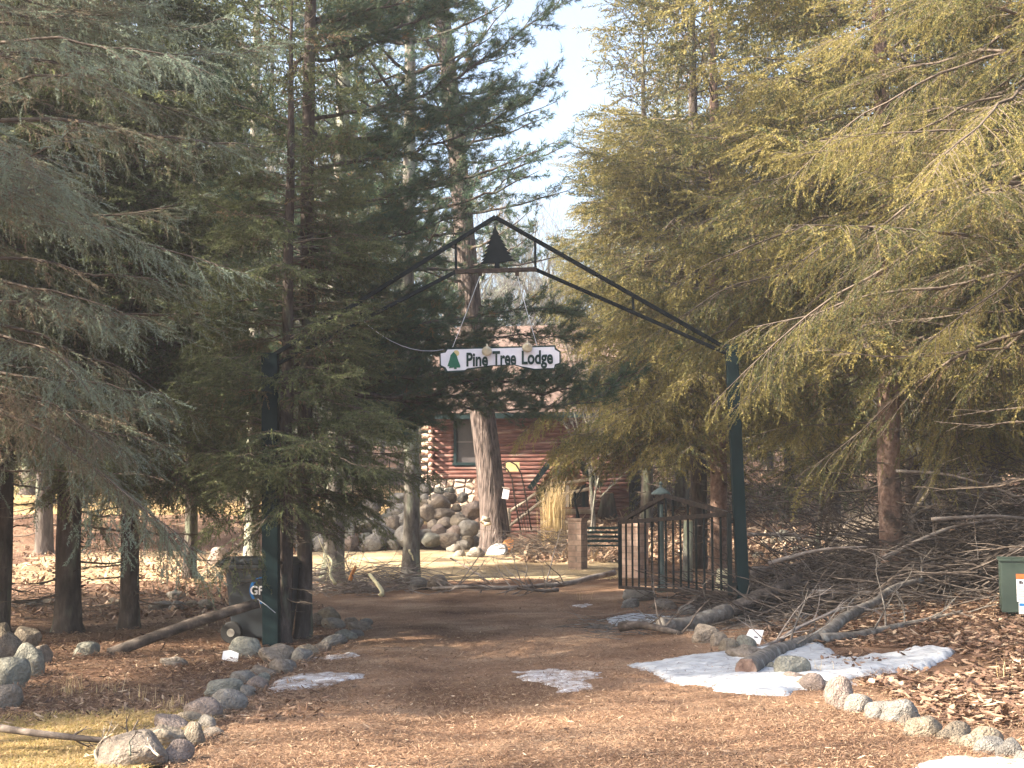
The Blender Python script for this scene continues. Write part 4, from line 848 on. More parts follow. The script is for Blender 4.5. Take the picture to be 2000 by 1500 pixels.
def pine_limbs(paths, limbs, tm, sub=.16, sublen=(.5,1.1), tstep=.06, r0=.03, start=.12, tsc=1.0):
    # paths: list of point lists (world or local); adds limb wood and returns tuft placements
    pos=[];dr=[];sc=[];age=[]
    for path in paths:
        pp=np.array([tuple(p) for p in path],float); seg=np.linalg.norm(np.diff(pp,axis=0),axis=1); cum=np.concatenate([[0],np.cumsum(seg)]); L=cum[-1]
        n=max(6,int(L/.2)); s_=np.linspace(0,L,n); pts=np.stack([np.interp(s_,cum,pp[:,k]) for k in range(3)],-1); pts[1:-1]+=rng.normal(0,.015,(n-2,3))
        limbs.tube(pts,np.linspace(r0,.006,n),5,cap=False)
        s=start*L
        while s<L:
            i0=min(int(s/L*(n-1)),n-2); f=s/L*(n-1)-i0; p=pts[i0]*(1-f)+pts[i0+1]*f; tg=pts[i0+1]-pts[i0]; tg/=np.linalg.norm(tg)
            sl=rng.uniform(*sublen)*(1.1-.6*s/L); az=rng.uniform(0,2*np.pi)
            side=np.cross(tg,[0,0,1]); side/=np.linalg.norm(side)+1e-9
            d=tg*rng.uniform(.5,1.1)+side*math.cos(az)*1.0+np.array([0,0,1])*(math.sin(az)*.45+.08); d/=np.linalg.norm(d)
            m_=5; q=np.array([p+d*sl*t+np.array([0,0,.12*sl*t*t]) for t in np.linspace(0,1,m_)]); limbs.tube(q,np.linspace(.009,.003,m_),3,cap=False)
            nt_=int(sl/tstep)
            for i in range(nt_):
                t=.25+.75*(i+rng.random())/nt_; j=min(int(t*(m_-1)),m_-2); b=q[j]+(q[j+1]-q[j])*(t*(m_-1)-j)
                dd=d+rng.normal(0,.55,3)+np.array([0,0,.15]); off=rng.normal(0,.03,3)
                pos.append(b+off);dr.append(dd);sc.append(rng.uniform(.8,1.25)*tsc);age.append(np.clip(rng.normal(.35,.25),0,1))
            s+=sub*rng.uniform(.6,1.4)
    return [(place(tm,pos,dr,sc),np.array(age))]
def bare_mesh(seed,H,r0,levels=4,spread=.5):
    r_=random.Random(seed); m=MB()
    def grow(p,d,L,r,lv):
        n=4 if lv>1 else 3; pts=[p]; dd=Vector(d)
        for i in range(n):
            dd=(dd+Vector((r_.gauss(0,.10),r_.gauss(0,.10),r_.gauss(.04,.06)))).normalized(); pts.append(pts[-1]+dd*L/n)
        m.tube(pts,np.linspace(r,r*.55,n+1),5 if lv>=levels-1 else 3,cap=False)
        if lv<=0: return
        k={4:9,3:6,2:5,1:4}.get(lv,4)
        for i in range(k):
            t=r_.uniform(.35,1) if lv==levels else r_.uniform(.2,1); i0=min(int(t*n),n-1); q=pts[i0].lerp(pts[i0+1],t*n-i0)
            ax=Vector((r_.gauss(0,1),r_.gauss(0,1),r_.gauss(.3,.5))).normalized(); nd=(dd*(1.0)+ax*spread*1.6).normalized()
            grow(q,nd,L*r_.uniform(.35,.6),r*.45*(1-.4*t)+.003,lv-1)
    grow(Vector((0,0,-.2)),(r_.gauss(0,.03),r_.gauss(0,.03),1),H*.75,r0,levels)
    me=arr_mesh('branches',np.concatenate(m.V),quads=np.concatenate(m.Q),smooth=True); me.materials.append(M['bark_grey']); return me
# ------------------------------------------------------------------ spruces
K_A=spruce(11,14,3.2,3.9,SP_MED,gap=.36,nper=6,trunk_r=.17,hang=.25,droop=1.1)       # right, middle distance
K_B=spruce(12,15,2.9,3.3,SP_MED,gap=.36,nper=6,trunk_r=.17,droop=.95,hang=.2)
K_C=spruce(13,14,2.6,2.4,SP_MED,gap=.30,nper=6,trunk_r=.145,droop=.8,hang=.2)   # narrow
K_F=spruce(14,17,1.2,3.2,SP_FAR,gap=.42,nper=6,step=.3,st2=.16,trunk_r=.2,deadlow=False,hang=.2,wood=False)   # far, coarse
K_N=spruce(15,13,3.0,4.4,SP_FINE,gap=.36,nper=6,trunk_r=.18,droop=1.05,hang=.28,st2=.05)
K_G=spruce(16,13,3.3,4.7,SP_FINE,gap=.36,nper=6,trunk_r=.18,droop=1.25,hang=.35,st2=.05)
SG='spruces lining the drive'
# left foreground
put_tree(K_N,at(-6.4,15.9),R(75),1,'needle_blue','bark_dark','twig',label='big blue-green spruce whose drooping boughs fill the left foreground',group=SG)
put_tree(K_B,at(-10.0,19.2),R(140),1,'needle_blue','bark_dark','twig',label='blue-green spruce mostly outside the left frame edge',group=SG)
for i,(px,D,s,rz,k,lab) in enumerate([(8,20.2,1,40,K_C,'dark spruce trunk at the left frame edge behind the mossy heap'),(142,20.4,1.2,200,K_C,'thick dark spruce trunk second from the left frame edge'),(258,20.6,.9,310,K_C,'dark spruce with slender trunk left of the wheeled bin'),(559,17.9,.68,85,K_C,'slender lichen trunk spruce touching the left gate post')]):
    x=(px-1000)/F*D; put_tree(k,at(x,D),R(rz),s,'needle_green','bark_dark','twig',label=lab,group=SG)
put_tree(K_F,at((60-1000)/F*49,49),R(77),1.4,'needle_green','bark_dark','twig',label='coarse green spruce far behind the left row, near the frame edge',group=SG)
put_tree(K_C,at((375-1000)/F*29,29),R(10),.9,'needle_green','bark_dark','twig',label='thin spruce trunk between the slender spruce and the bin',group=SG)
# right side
put_tree(K_A,at((1737-1000)/F*20.6,20.6),R(250),1.0,'needle_sunlit','bark_red','twig',label='golden lit spruce with reddish trunk standing in the brush pile',group=SG)
put_tree(K_G,at(6.35,16.4),R(60),1,'needle_sunlit','bark_red','twig',label='sunlit golden spruce at the right edge with long drooping boughs over the gate post',group=SG)
put_tree(K_A,at((1402-1000)/F*30,30),R(100),1.08,'needle_sunlit','bark_red','twig',label='spruce with patchy reddish trunk just right of the gate gable',group=SG)
put_tree(K_B,at((1362-1000)/F*31.5,31.5),R(10),1.12,'needle_sunlit','bark_dark','twig',label='spruce with dark trunk behind the gate leaf',group=SG)
put_tree(K_B,at((1785-1000)/F*25.5,25.5),R(120),1.0,'needle_sunlit','bark_dark','twig',label='dark trunk spruce behind the reddish one in the brush pile',group=SG)
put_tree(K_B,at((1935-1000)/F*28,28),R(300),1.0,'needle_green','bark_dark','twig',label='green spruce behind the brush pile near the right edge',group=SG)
put_tree(K_C,at((1262-1000)/F*42,42),R(33),1.25,'needle_sunlit','bark_dark','twig',label='tall narrow spruce between the lodge and the gate gable',group=SG)
put_tree(K_F,at((1330-1000)/F*46,46),R(3),1.1,'needle_sunlit','bark_grey','twig',label='pale trunk spruce on the slope behind the gate',group=SG)
for px,D,s,rz,k,n_,l in [(1625,34,1.2,200,K_B,'needle_sunlit','sunlit golden spruce standing behind the reed clump'),(1905,36,1.3,80,K_A,'needle_sunlit','sunlit golden spruce deep in the wood at the right'),(90,38,1.3,300,K_B,'needle_green','large green spruce deep in the wood at the far left'),(1185,50,.95,50,K_B,'needle_sunlit','yellow-green spruce rising behind the porch of the lodge'),(430,52,1.5,30,K_F,'needle_green','green spruce far behind the gap above the wheeled bin'),(200,50,1.5,120,K_A,'needle_green','tall green spruce deep behind the left row'),(520,66,1.5,220,K_F,'needle_green','tall spruce far behind the left gate post'),(690,62,1.3,20,K_F,'needle_green','evergreen at the edge of the terrace lawn'),(340,64,1.5,70,K_F,'needle_green','large spruce behind the thin trunk, left of the terrace')]:
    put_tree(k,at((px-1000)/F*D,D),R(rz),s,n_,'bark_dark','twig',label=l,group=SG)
put_tree(K_C,at(-7.5,11.5),R(200),1.0,'needle_green','bark_dark','twig',label='unseen narrow spruce added outside the left frame edge to shade the drive',group=SG)  # unseen spruce added to cast shade over the drive
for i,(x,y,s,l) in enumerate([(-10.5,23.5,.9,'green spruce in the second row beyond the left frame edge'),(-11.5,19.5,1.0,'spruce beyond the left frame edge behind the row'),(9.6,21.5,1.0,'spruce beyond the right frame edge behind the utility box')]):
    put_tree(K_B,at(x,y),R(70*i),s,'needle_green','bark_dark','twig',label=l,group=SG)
# ------------------------------------------------------------------ white pine with long limbs over the drive
DPn=18.5
lm=MB(); base=at((596-1000)/F*DPn,DPn)
paths_px=[([(600,235),(700,217),(800,195),(900,150),(1000,75),(1110,-5)],.8),([(560,150),(620,80),(700,30),(770,-30)],.3),([(610,330),(680,315),(800,300),(900,265),(1000,215),(1065,165)],-.5),([(606,490),(700,475),(800,455),(890,425)],.5),([(605,560),(700,580),(830,565)],-.3),([(605,640),(700,655),(830,690)],.2),([(603,735),(700,778),(850,792),(1000,802),(1150,785),(1225,735)],.7),([(604,700),(680,740),(780,745),(850,735)],-.4),
 ([(600,400),(720,395),(830,360),(900,340)],0.9),([(598,120),(680,110),(790,60),(860,10)],-.6),([(600,300),(500,230),(420,180),(350,150)],.5),([(600,460),(520,430),(430,420)],.3),([(603,600),(520,600),(430,620)],-.3),([(603,520),(680,530),(780,520),(850,500)],.2),([(606,760),(690,800),(800,830)],.6),([(604,690),(540,740),(460,780)],.2),([(604,668),(720,650),(850,628),(960,612),(1060,600),(1130,606)],.9),([(700,770),(820,775),(950,770),(1080,765),(1200,750)],.9),([(650,790),(740,815),(830,815)],.1),([(600,260),(700,270),(800,255),(900,225)],-.7),([(600,440),(700,440),(790,430)],-.9),([(600,50),(720,20),(860,-10)],.2),([(600,100),(760,60),(900,5),(1010,-60)],.9),([(600,280),(760,270),(900,225),(985,170)],.9),([(640,800),(760,815),(850,795)],.9),([(604,650),(780,662),(900,668),(1010,655),(1130,662)],1.1),([(604,680),(780,700),(900,745),(1000,738),(1100,728)],1.2),([(700,740),(850,735),(1000,745),(1110,735)],.9),([(600,640),(700,620),(800,600),(860,600)],-.8),([(604,715),(700,735),(820,770),(880,800)],-.8),([(600,620),(660,690),(700,720),(760,790)],-.2)]
paths=[]
for pl_,dd in paths_px:
    n=len(pl_); paths.append([P(x,y,DPn+(dd if (x<640 or pl_[-1][0]<700) else .35+abs(dd)*.8)*2.2*(i/(n-1))) for i,(x,y) in enumerate(pl_)])
for k in range(26):   # higher limbs, above the picture
    z=8.2+k*.28; az=rng.uniform(0,6.28); L=rng.uniform(1.6,3.2)*(1-k/36)
    paths.append([base+Vector((math.cos(az)*L*t,math.sin(az)*L*t,z+L*.35*t)) for t in np.linspace(0,1,6)])
keep=rng; rng=np.random.default_rng(5)
bl=pine_limbs(paths,lm,TU,sub=.075,sublen=(.4,1.05),tstep=.04); rng=keep
fm=foliage_mesh('crown',bl); fm.vertices.foreach_get; 
V=np.empty(len(fm.vertices)*3,np.float32); fm.vertices.foreach_get('co',V); V=V.reshape(-1,3)-np.array(tuple(base),np.float32); fm.vertices.foreach_set('co',V.ravel()); fm.update()
fm.materials.append(M['needle_pine'])
lmm=arr_mesh('limbs',np.concatenate(lm.V)-np.array(tuple(base)),quads=np.concatenate(lm.Q),smooth=True); lmm.materials.append(M['bark_dark'])
tk=MB(); tk.tube([(0.02*math.sin(z*2),0.02*math.cos(z*1.6),z) for z in (-.3,0,.15,.5,1,2,3,4,5,6,8,10,13,15.5)],[.17,.14,.115,.1,.095,.095,.09,.09,.085,.085,.075,.06,.04,.01],14,wob=.07)
tm_=arr_mesh('trunk',np.concatenate(tk.V),quads=np.concatenate(tk.Q),ngons=tk.N,smooth=True); tm_.materials.append(M['bark_dark'])
put_tree((fm,lmm,tm_),base,label='white pine reaching long dark limbs across the drive in front of the arch',name='pine_tree',cat='pine')
print('pine',len(fm.polygons))
# tall pines with high crowns: a shared crown of whorled limbs
def tall_pine(seed,H,zc,L0,tr,lean,tm,tsc=1.0,sub=.28):
    global rng
    keep=rng; rng=np.random.default_rng(seed); lm=MB(); paths=[]; z=zc
    while z<H:
        t=(z-zc)/(H-zc); 
        for j in range(3):
            az=rng.uniform(0,6.28); L=L0*(1-.7*t)*rng.uniform(.6,1.15)*(1 if t>.12 else .7); ox,oy=lean[0]*z/H,lean[1]*z/H
            paths.append([(ox+math.cos(az)*L*s,oy+math.sin(az)*L*s,z+L*(.05+.5*t)*s+.18*L*s*s-.1*L*s) for s in np.linspace(0,1,6)])
        z+=rng.uniform(.4,.7)
    b=pine_limbs(paths,lm,tm,sub=sub,sublen=(.5,1.2),tstep=.09,r0=.045,tsc=tsc); fm=foliage_mesh('crown',b)
    l=arr_mesh('limbs',np.concatenate(lm.V),quads=np.concatenate(lm.Q),smooth=True)
    tk=MB(); zz=[-.4,0,.25,.6,1.2,2.5,4,6,8,10,H*.7,H*.85,H+.3]; rr=[1.7,1.5,1.25,1.1,1,.95,.9,.84,.78,.7,.5,.28,.04]
    k=28; 
    tk.tube([(lean[0]*max(z,0)/H+.04*math.sin(z*.8),lean[1]*max(z,0)/H,z) for z in zz],[r*tr for r in rr],k,wob=.012)
    t_=arr_mesh('trunk',np.concatenate(tk.V),quads=np.concatenate(tk.Q),ngons=tk.N,smooth=True)
    for a_,mt in ((fm,'needle_pine'),(l,'bark_dark'),(t_,'bark_grey')): a_.materials.append(M[mt])
    rng=keep; print('tall pine',len(fm.polygons)); return fm,l,t_
T1=tall_pine(21,17,3.9,3.3,.19,(.15,0),TU_FAR,1.0,.22); T2=tall_pine(22,19,3.9,3.2,.155,(-.2,.2),TU_FAR,1.0,.22)
TB=tall_pine(23,24,6.2,4.2,.36,(-2.5,.5),TU_FAR,1.15,.22)
put_tree(T1,at((652-1000)/F*28.2,28.2),0,1,None,'bark_grey',name='pine_tree',label='grey lichen covered pine trunk at the twig heap',cat='pine')
put_tree(T2,at((495-1000)/F*33,33),R(120),1,None,'bark_grey',name='pine_tree',label='grey trunk pine behind the left gate post',cat='pine')
put_tree(T2,at((803-1000)/F*27.2,27.2),0,1,None,'bark_grey',name='pine_tree',label='straight slender grey pine trunk left of the lodge',cat='pine')
g=G(968,1082); big=put_tree(TB,at(P(970,1000,37.5).x,37.5),0,1,None,'bark_pine',name='pine_tree',label='massive furrowed pine trunk rising in front of the lodge',cat='pine')
m=MB(); cc=P(991,1066,37.0); m.lathe([(.14,0),(.14,.02)],cc,14,Matrix.Rotation(R(25),3,'Y')@Matrix.Rotation(R(80),3,'X')@Matrix.Scale(1.7,3,Vector((0,1,0)))); part(m,'cut_wound',M['orange_wood'],big)
m=MB(); m.tube([P(950,1022,36.85),P(940,1018,36.8),P(943,1012,36.8),P(955,1014,36.85),P(957,1022,36.85),P(945,1024,36.8)],.06,8,wob=.15); part(m,'burl',M['wood_rail'],big,True)
# ------------------------------------------------------------------ distant woods
FG='trees in the distant woods'
def far_label(kind,x,y):
    px=1000+x/y*F
    w_='far left' if px<250 else 'left' if px<600 else 'centre left' if px<900 else 'centre' if px<1200 else 'right' if px<1600 else 'far right'
    return f'{kind} in the distant woods, {w_} of the picture'
rr_=random.Random(3)
for i,(px,y,s) in enumerate(sorted([(30,62,1),(120,75,1.1),(210,58,.9),(300,70,1.1),(390,84,1.2),(470,64,1),(560,78,1.05),(640,90,1.1),(720,72,.85),(790,95,.9),(850,80,.7),(1230,70,.9),(1300,62,1),(1420,75,1.1),(1500,60,1),(1590,84,1.2),(1680,62,1),(1760,72,1.1),(1850,60,1),(1950,68,1.1),(1120,62,.62),(960,88,.6),(1390,56,.9),(1640,50,.8),(1540,44,.8),(1880,46,.9),(100,46,.9),(330,48,.9),(2060,50,1),(-60,55,1)])):
    x=(px-1000)/F*y; put_tree(K_F,at(x,y),rr_.uniform(0,6),s,'needle_sunlit' if px>1000 and i%3 else 'needle_green',None,None,label=f'coarse evergreen in the distant woods, {ORD[i] if i else "leftmost, first"} from the left',group=FG)
BM=[bare_mesh(31,11,.13),bare_mesh(32,13,.16),bare_mesh(33,9,.10,4,.6)]
bare_list=[]
for i in range(44):
    y=rr_.uniform(57,100); px=rr_.uniform(-50,2050)
    if i<14: px=rr_.uniform(600,850)
    elif i<26: px=rr_.uniform(900,1250)
    x=(px-1000)/F*y; o=bpy.data.objects.new('bare_tree',BM[i%3]); COL.objects.link(o); o.location=at(x,y); s=rr_.uniform(.8,1.25); o.scale=(s,s,s); o.rotation_euler=(0,0,rr_.uniform(0,6))
    o.material_slots[0].link='OBJECT'; o.material_slots[0].material=M['bark_grey' if i%2 else 'twig_grey']
    bare_list.append((px,o))
bare_list.sort(key=lambda q:q[0])
for i,(px,o) in enumerate(bare_list):
    n_=i+1; w_=ORD[i] if 0<i<35 else ('leftmost' if i==0 else ('rightmost' if i==len(bare_list)-1 else {36:'thirty-sixth',37:'thirty-seventh',38:'thirty-eighth',39:'thirty-ninth',40:'fortieth',41:'forty-first',42:'forty-second',43:'forty-third'}[n_]))
    tag(o,f'bare leafless grey tree in the distant woods, {w_} from the left' if 0<i<len(bare_list)-1 else f'{w_} bare leafless grey tree in the distant woods','bare tree','bare trees in the distant woods')
for i,(px,y,s,l) in enumerate([(1160,41,.5,'thin bare sapling left of the dark stump'),(1153,40,.42,'very thin dark sapling beside the garden bench'),(1590,34,.6,'bare tree standing behind the brush pile'),(1830,24,.55,'forked grey sapling leaning behind the brush pile')]):
    x=(px-1000)/F*y; o=bpy.data.objects.new('bare_tree',BM[(i+1)%3]); COL.objects.link(o); o.location=at(x,y); o.scale=(s*.9,s*.9,s); o.rotation_euler=(0,0,i*2.1); tag(o,l,'bare tree')
# ------------------------------------------------------------------ fallen branches and brush
def branch(pts,r0,r1,name,label,mat='twig_grey',twigs=0,tl=(.3,.9),group='fallen branches',up=.3,bend=.05,cat='branch',endmat=None,k=8):
    o_=Vector(pts[0]); m=MB(); P0=[Vector(p) for p in pts]
    # resample
    cum=[0]; 
    for a_,b_ in zip(P0,P0[1:]): cum.append(cum[-1]+(b_-a_).length)
    n=max(8,int(cum[-1]/.12)); s_=np.linspace(0,cum[-1],n); A=np.stack([np.interp(s_,cum,[p[c] for p in P0]) for c in range(3)],-1)
    A[1:-1]+=rng.normal(0,bend*.25,(n-2,3)); 
    for _ in range(2): A[1:-1]=(A[:-2]+A[1:-1]*2+A[2:])/4
    A[:,2]=np.maximum(A[:,2],gz(A[:,0],A[:,1])+np.linspace(r0,r1,n)*.75)
    for _ in range(3): A[1:-1,2]=(A[:-2,2]+A[1:-1,2]*2+A[2:,2])/4
    m.tube(A,np.linspace(r0,r1,n)*(1+rng.normal(0,.012,n)),k,wob=.025)
    root=empty(name,o_,label=label,cat=cat,group=group)
    part(m,'main_limb',M[mat],root,True)
    if twigs:
        t_=MB()
        for q in range(twigs):
            i=rng.integers(int(n*.25),n); d=A[min(i+1,n-1)]-A[i-1]; d/=np.linalg.norm(d); l=rng.uniform(*tl)
            v=d*rng.uniform(.4,1)+rng.normal(0,.6,3)+np.array([0,0,up]); v/=np.linalg.norm(v); p=A[i]; T_=[p]
            for j in range(4): v=v+rng.normal(0,.18,3); v/=np.linalg.norm(v); T_.append(T_[-1]+v*l/4)
            for b in T_: b[2]=max(b[2],gh(b[0],b[1])+.01)
            t_.tube(T_,np.linspace(min(.014,max(.004,r1*.6)),.002,5),4,cap=False)
            for j in (2,3):
                w_=v+rng.normal(0,.7,3); w_/=np.linalg.norm(w_); t_.tube([T_[j],T_[j]+w_*l*.2,T_[j]+w_*l*.4],[.004,.003,.0015],3,cap=False)
        part(t_,'side_twigs',M[mat],root)
    if endmat:
        d=Vector(A[0]-A[1]).normalized(); m=MB(); m.tube([Vector(A[0])+d*.002,Vector(A[0])+d*.02],[r0*.93,r0*.9],k,wob=.1); part(m,'broken_end',M[endmat],root)
    return root
def B(px,py,D): return P(px,py,D)
branch([B(1458,1316,G(1458,1325).y),B(1515,1296,14.6),B(1570,1262,15.4),B(1612,1240,15.8),B(1650,1205,16.4),B(1700,1180,17.2),B(1745,1145,18),B(1800,1133,18.3)],.105,.035,'fallen_limb','thick mottled fallen limb with broken end lying across the right snow patch','limb',14,cat='limb',endmat='bark_red',k=12)
branch([B(1600,1248,15.6),B(1690,1243,16.2),B(1780,1232,16.8),B(1880,1210,17.4)],.065,.035,'fallen_limb','long thin forked limb running right from the thick fallen limb','limb',10,cat='limb')
branch([B(1475,1300,15.2),B(1500,1262,15.5),B(1560,1225,16),B(1640,1188,16.5)],.03,.015,'fallen_branch','thin stick crossing above the thick fallen limb','twig_grey',6)
branch([B(1770,1110,21),B(1850,1108,21.2),B(1960,1120,21.4),B(2060,1135,21.5)],.15,.12,'fallen_log','thick mossy log lying behind the utility box','limb',6,cat='log',k=12)
branch([B(1420,1195,18.3),B(1340,1228,17.7),B(1290,1220,17.4)],.11,.09,'fallen_log','split log lying under the gate leaf','limb',4,cat='log',endmat='cut_wood',k=12)
branch([B(1400,1205,18.6),B(1450,1180,18.9),B(1520,1150,19.3),B(1560,1130,19.8)],.10,.07,'fallen_log','dark log passing behind the right gate post into the brush','brush',6,cat='log',k=12)
branch([B(1210,1225,17.6),B(1250,1215,17.5),B(1290,1228,17.2),B(1330,1238,17)],.06,.03,'fallen_branch','dark curved branch on the snow left under the gate','brush',5)
branch([B(1470,1118,22),B(1560,1108,22.3),B(1660,1120,22.5)],.09,.06,'fallen_log','pale grey log lying level at the back of the brush','twig_grey',8,cat='log')
branch([B(1545,1140,20),B(1600,1155,20),B(1690,1170,20)],.10,.06,'fallen_log','grey log half buried in the brush pile','twig_grey',6,cat='log')
branch([B(1780,1075,20.5),B(1778,1010,20.6),B(1800,960,20.8),B(1825,920,21)],.055,.02,'broken_sapling','curved grey sapling rising from the brush right of the reddish trunk','twig_grey',10,cat='sapling')
branch([B(1782,1000,20.6),B(1805,975,20.5),B(1832,915,20.4)],.04,.022,'broken_sapling','pale broken fork of the leaning sapling','wood_rail',2,cat='sapling')
branch([B(1750,920,20),B(1850,925,19.8),B(1940,950,19.6),B(2020,985,19.5)],.025,.015,'fallen_branch','thin bough arching above the brush pile at right','twig_grey',14)
branch([B(1460,1044,23),B(1560,1046,22.8),B(1660,1060,22.6),B(1720,1072,22.4)],.03,.015,'fallen_branch','thin level stick over the stones right of the gate post','twig_grey',12)
XS=np.sort(rng.uniform(1500,2020,26))
for i in range(26):
    x=XS[i]; y=rng.uniform(1010,1180); D=rng.uniform(18.5,23); an=rng.uniform(-.5,.35); L=rng.uniform(120,320)
    if x<1620: y=max(y,1095)
    p0=B(x,y,D); p1=B(x+L,y-L*an*.8-10,D+rng.uniform(-1,1)); pm=(p0+p1)/2+Vector((0,0,rng.uniform(-.05,.2)))
    for p in (p0,p1): p.z=max(p.z,gh(p.x,p.y)+.03)
    branch([p0,pm,p1],rng.uniform(.02,.05),.010,'fallen_branch',f'grey branch in the right brush pile, {ORD[i] if i else "first"} from the left by its end','twig_grey',8,group='branches stacked in the brush pile')
def brush(name,n,cx,cy,sx,sy,h,label,mat,rad=(.003,.009),L=(.5,1.7),flat=.16,cat='brush pile',hf=None):
    m=MB()
    for i in range(n):
        x=rng.uniform(cx-sx,cx+sx); y=rng.normal(cy,sy*.5); hh=h if hf is None else hf(x,y)
        z=gh(x,y)+hh*rng.random()**1.3*max(.1,1-abs(y-cy)/sy/1.6); an=rng.normal(0,.6)+(math.pi if rng.random()<.4 else 0); l=rng.uniform(*L); v=np.array([math.cos(an),math.sin(an),rng.normal(0,flat)]); p=np.array([x,y,z]); T_=[p]
        for j in range(5): v=v+rng.normal(0,.16,3)*np.array([1,1,.7]); v/=np.linalg.norm(v); q=T_[-1]+v*l/5; q[2]=max(q[2],gh(q[0],q[1])+.01); T_.append(q)
        r=rng.uniform(*rad); m.tube(T_,np.linspace(r,r*.4,6),4,cap=False)
    o=top(m,name,M[mat],(cx,cy,gh(cx,cy)),label=label,cat=cat); o['kind']='stuff'; return o
brush('brush_pile',2200,5.9,20.6,2.9,2.6,1.2,'tangled grey brush heaped around the reddish spruce trunk','brush',flat=.25,rad=(.004,.017),hf=lambda x,y:.32+.36*max(0,x-3.4))
for i,(x,y,s_,l) in enumerate([(-8.2,8.3,.8,'unseen bare tree added outside the left frame edge for streaks of shade'),(-10.5,10.4,.95,'unseen bare tree added beyond the left spruces for streaks of shade'),(-13,9.0,1.0,'unseen bare tree added farther left beyond the lawn for streaks of shade'),(-9.6,7.0,.8,'unseen bare tree added left of the camera for streaks of shade'),(-12,22,1,'bare tree at the left behind the spruce row')]):  # those by the lawn are unseen, added to throw branch streaks over the drive
    o=bpy.data.objects.new('bare_tree',BM[i%3]); COL.objects.link(o); o.location=at(x,y); o.scale=(s_*1.2,s_*1.2,s_); o.rotation_euler=(0,0,i*1.3); tag(o,l,'bare tree')
brush('brush_pile',800,6.9,22.0,2.6,1.8,2.3,'tall dark brush tangle at the right edge','brush',flat=.5,rad=(.004,.013),L=(.7,2.2))
brush('twig_litter',260,2.3,18.6,1.3,1.6,.10,'thin twigs strewn under the gate leaf','limb',rad=(.003,.007),L=(.3,.9))
brush('twig_pile',420,-2.9,26.4,1.1,.9,.5,'heap of pale grey twigs at the foot of the lichen pine','twig_grey',rad=(.004,.009),L=(.4,1.2),flat=.3)
brush('twig_pile',500,1.0,35.2,1.2,1.2,.75,'dark heap of cut pine boughs beside the big pine','needle_pine' if False else 'twig',rad=(.004,.009),L=(.4,1.1),flat=.3)
brush('twig_litter',240,-9,24,3,3,.15,'thin dead twigs under the left spruces','twig',L=(.3,1.0))
branch([B(1200,1118,26.5),B(1110,1140,25.6),B(1020,1148,25.2),B(900,1146,25.3),B(845,1150,25.6)],.055,.03,'fallen_branch','long fallen branch lying across the drive beyond the gate','twig_grey',26,tl=(.5,1.4))
branch([B(1090,1152,25.2),B(1060,1156,25),B(1010,1148,25)],.035,.02,'fallen_branch','short fork under the long fallen branch','twig_grey',8)
branch([B(880,1090,29),B(930,1118,28),B(960,1140,27)],.02,.01,'fallen_branch','arched thin branch in front of the big pine','twig_grey',14,tl=(.4,1.1))
branch([B(742,1172,25.2),B(752,1160,25.2),B(738,1142,25.3),B(722,1122,25.6)],.045,.03,'peeled_stick','curved pale peeled stick at the edge of the twig heap','pale_wood',0,cat='stick')
branch([B(655,1140,25.6),B(640,1118,25.8),B(655,1100,26),B(640,1085,26.2)],.03,.015,'fallen_branch','crooked white branch standing in the twig heap','pale_wood',8)
branch([B(683,1134,25.6),B(688,1122,25.6),B(695,1106,25.6)],.035,.03,'broken_stub','short orange broken stub in the twig heap','orange_wood',0,cat='stub')
branch([B(700,1150,25.5),B(690,1120,25.6),B(670,1100,25.6),B(690,1060,26)],.012,.006,'fallen_branch','thin arching sapling in the twig heap','twig_grey',16,tl=(.3,.8))
branch([B(800,1074,26.8),B(806,1085,26.8),B(808,1095,26.8)],.02,.012,'broken_stub','white broken twig on the slender grey pine trunk','pale_wood',0,cat='stub')
branch([B(-20,1418,9.9),B(60,1430,9.8),B(160,1442,9.8),B(252,1450,9.8)],.028,.018,'fallen_branch','dark thin branch lying on the yellow grass at left','brush',6,tl=(.1,.3))
branch([B(195,1492,9.3),B(182,1470,9.3),B(190,1450,9.4),B(205,1460,9.4),B(212,1448,9.4)],.012,.006,'driftwood_twig','curled pale twig resting behind the front left rock','wood_rail',8,tl=(.08,.2),cat='twig')
branch([B(255,1475,9.0),B(254,1455,9.1),B(258,1442,9.1)],.008,.004,'driftwood_twig','thin dark twig standing over the front left rock','bark_dark',2,tl=(.05,.12),cat='twig')
branch([B(310,1476,9.0),B(292,1462,9.1),B(288,1440,9.1)],.008,.004,'driftwood_twig','thin pale twig standing over the pink granite rock','wood_rail',2,tl=(.05,.12),cat='twig')
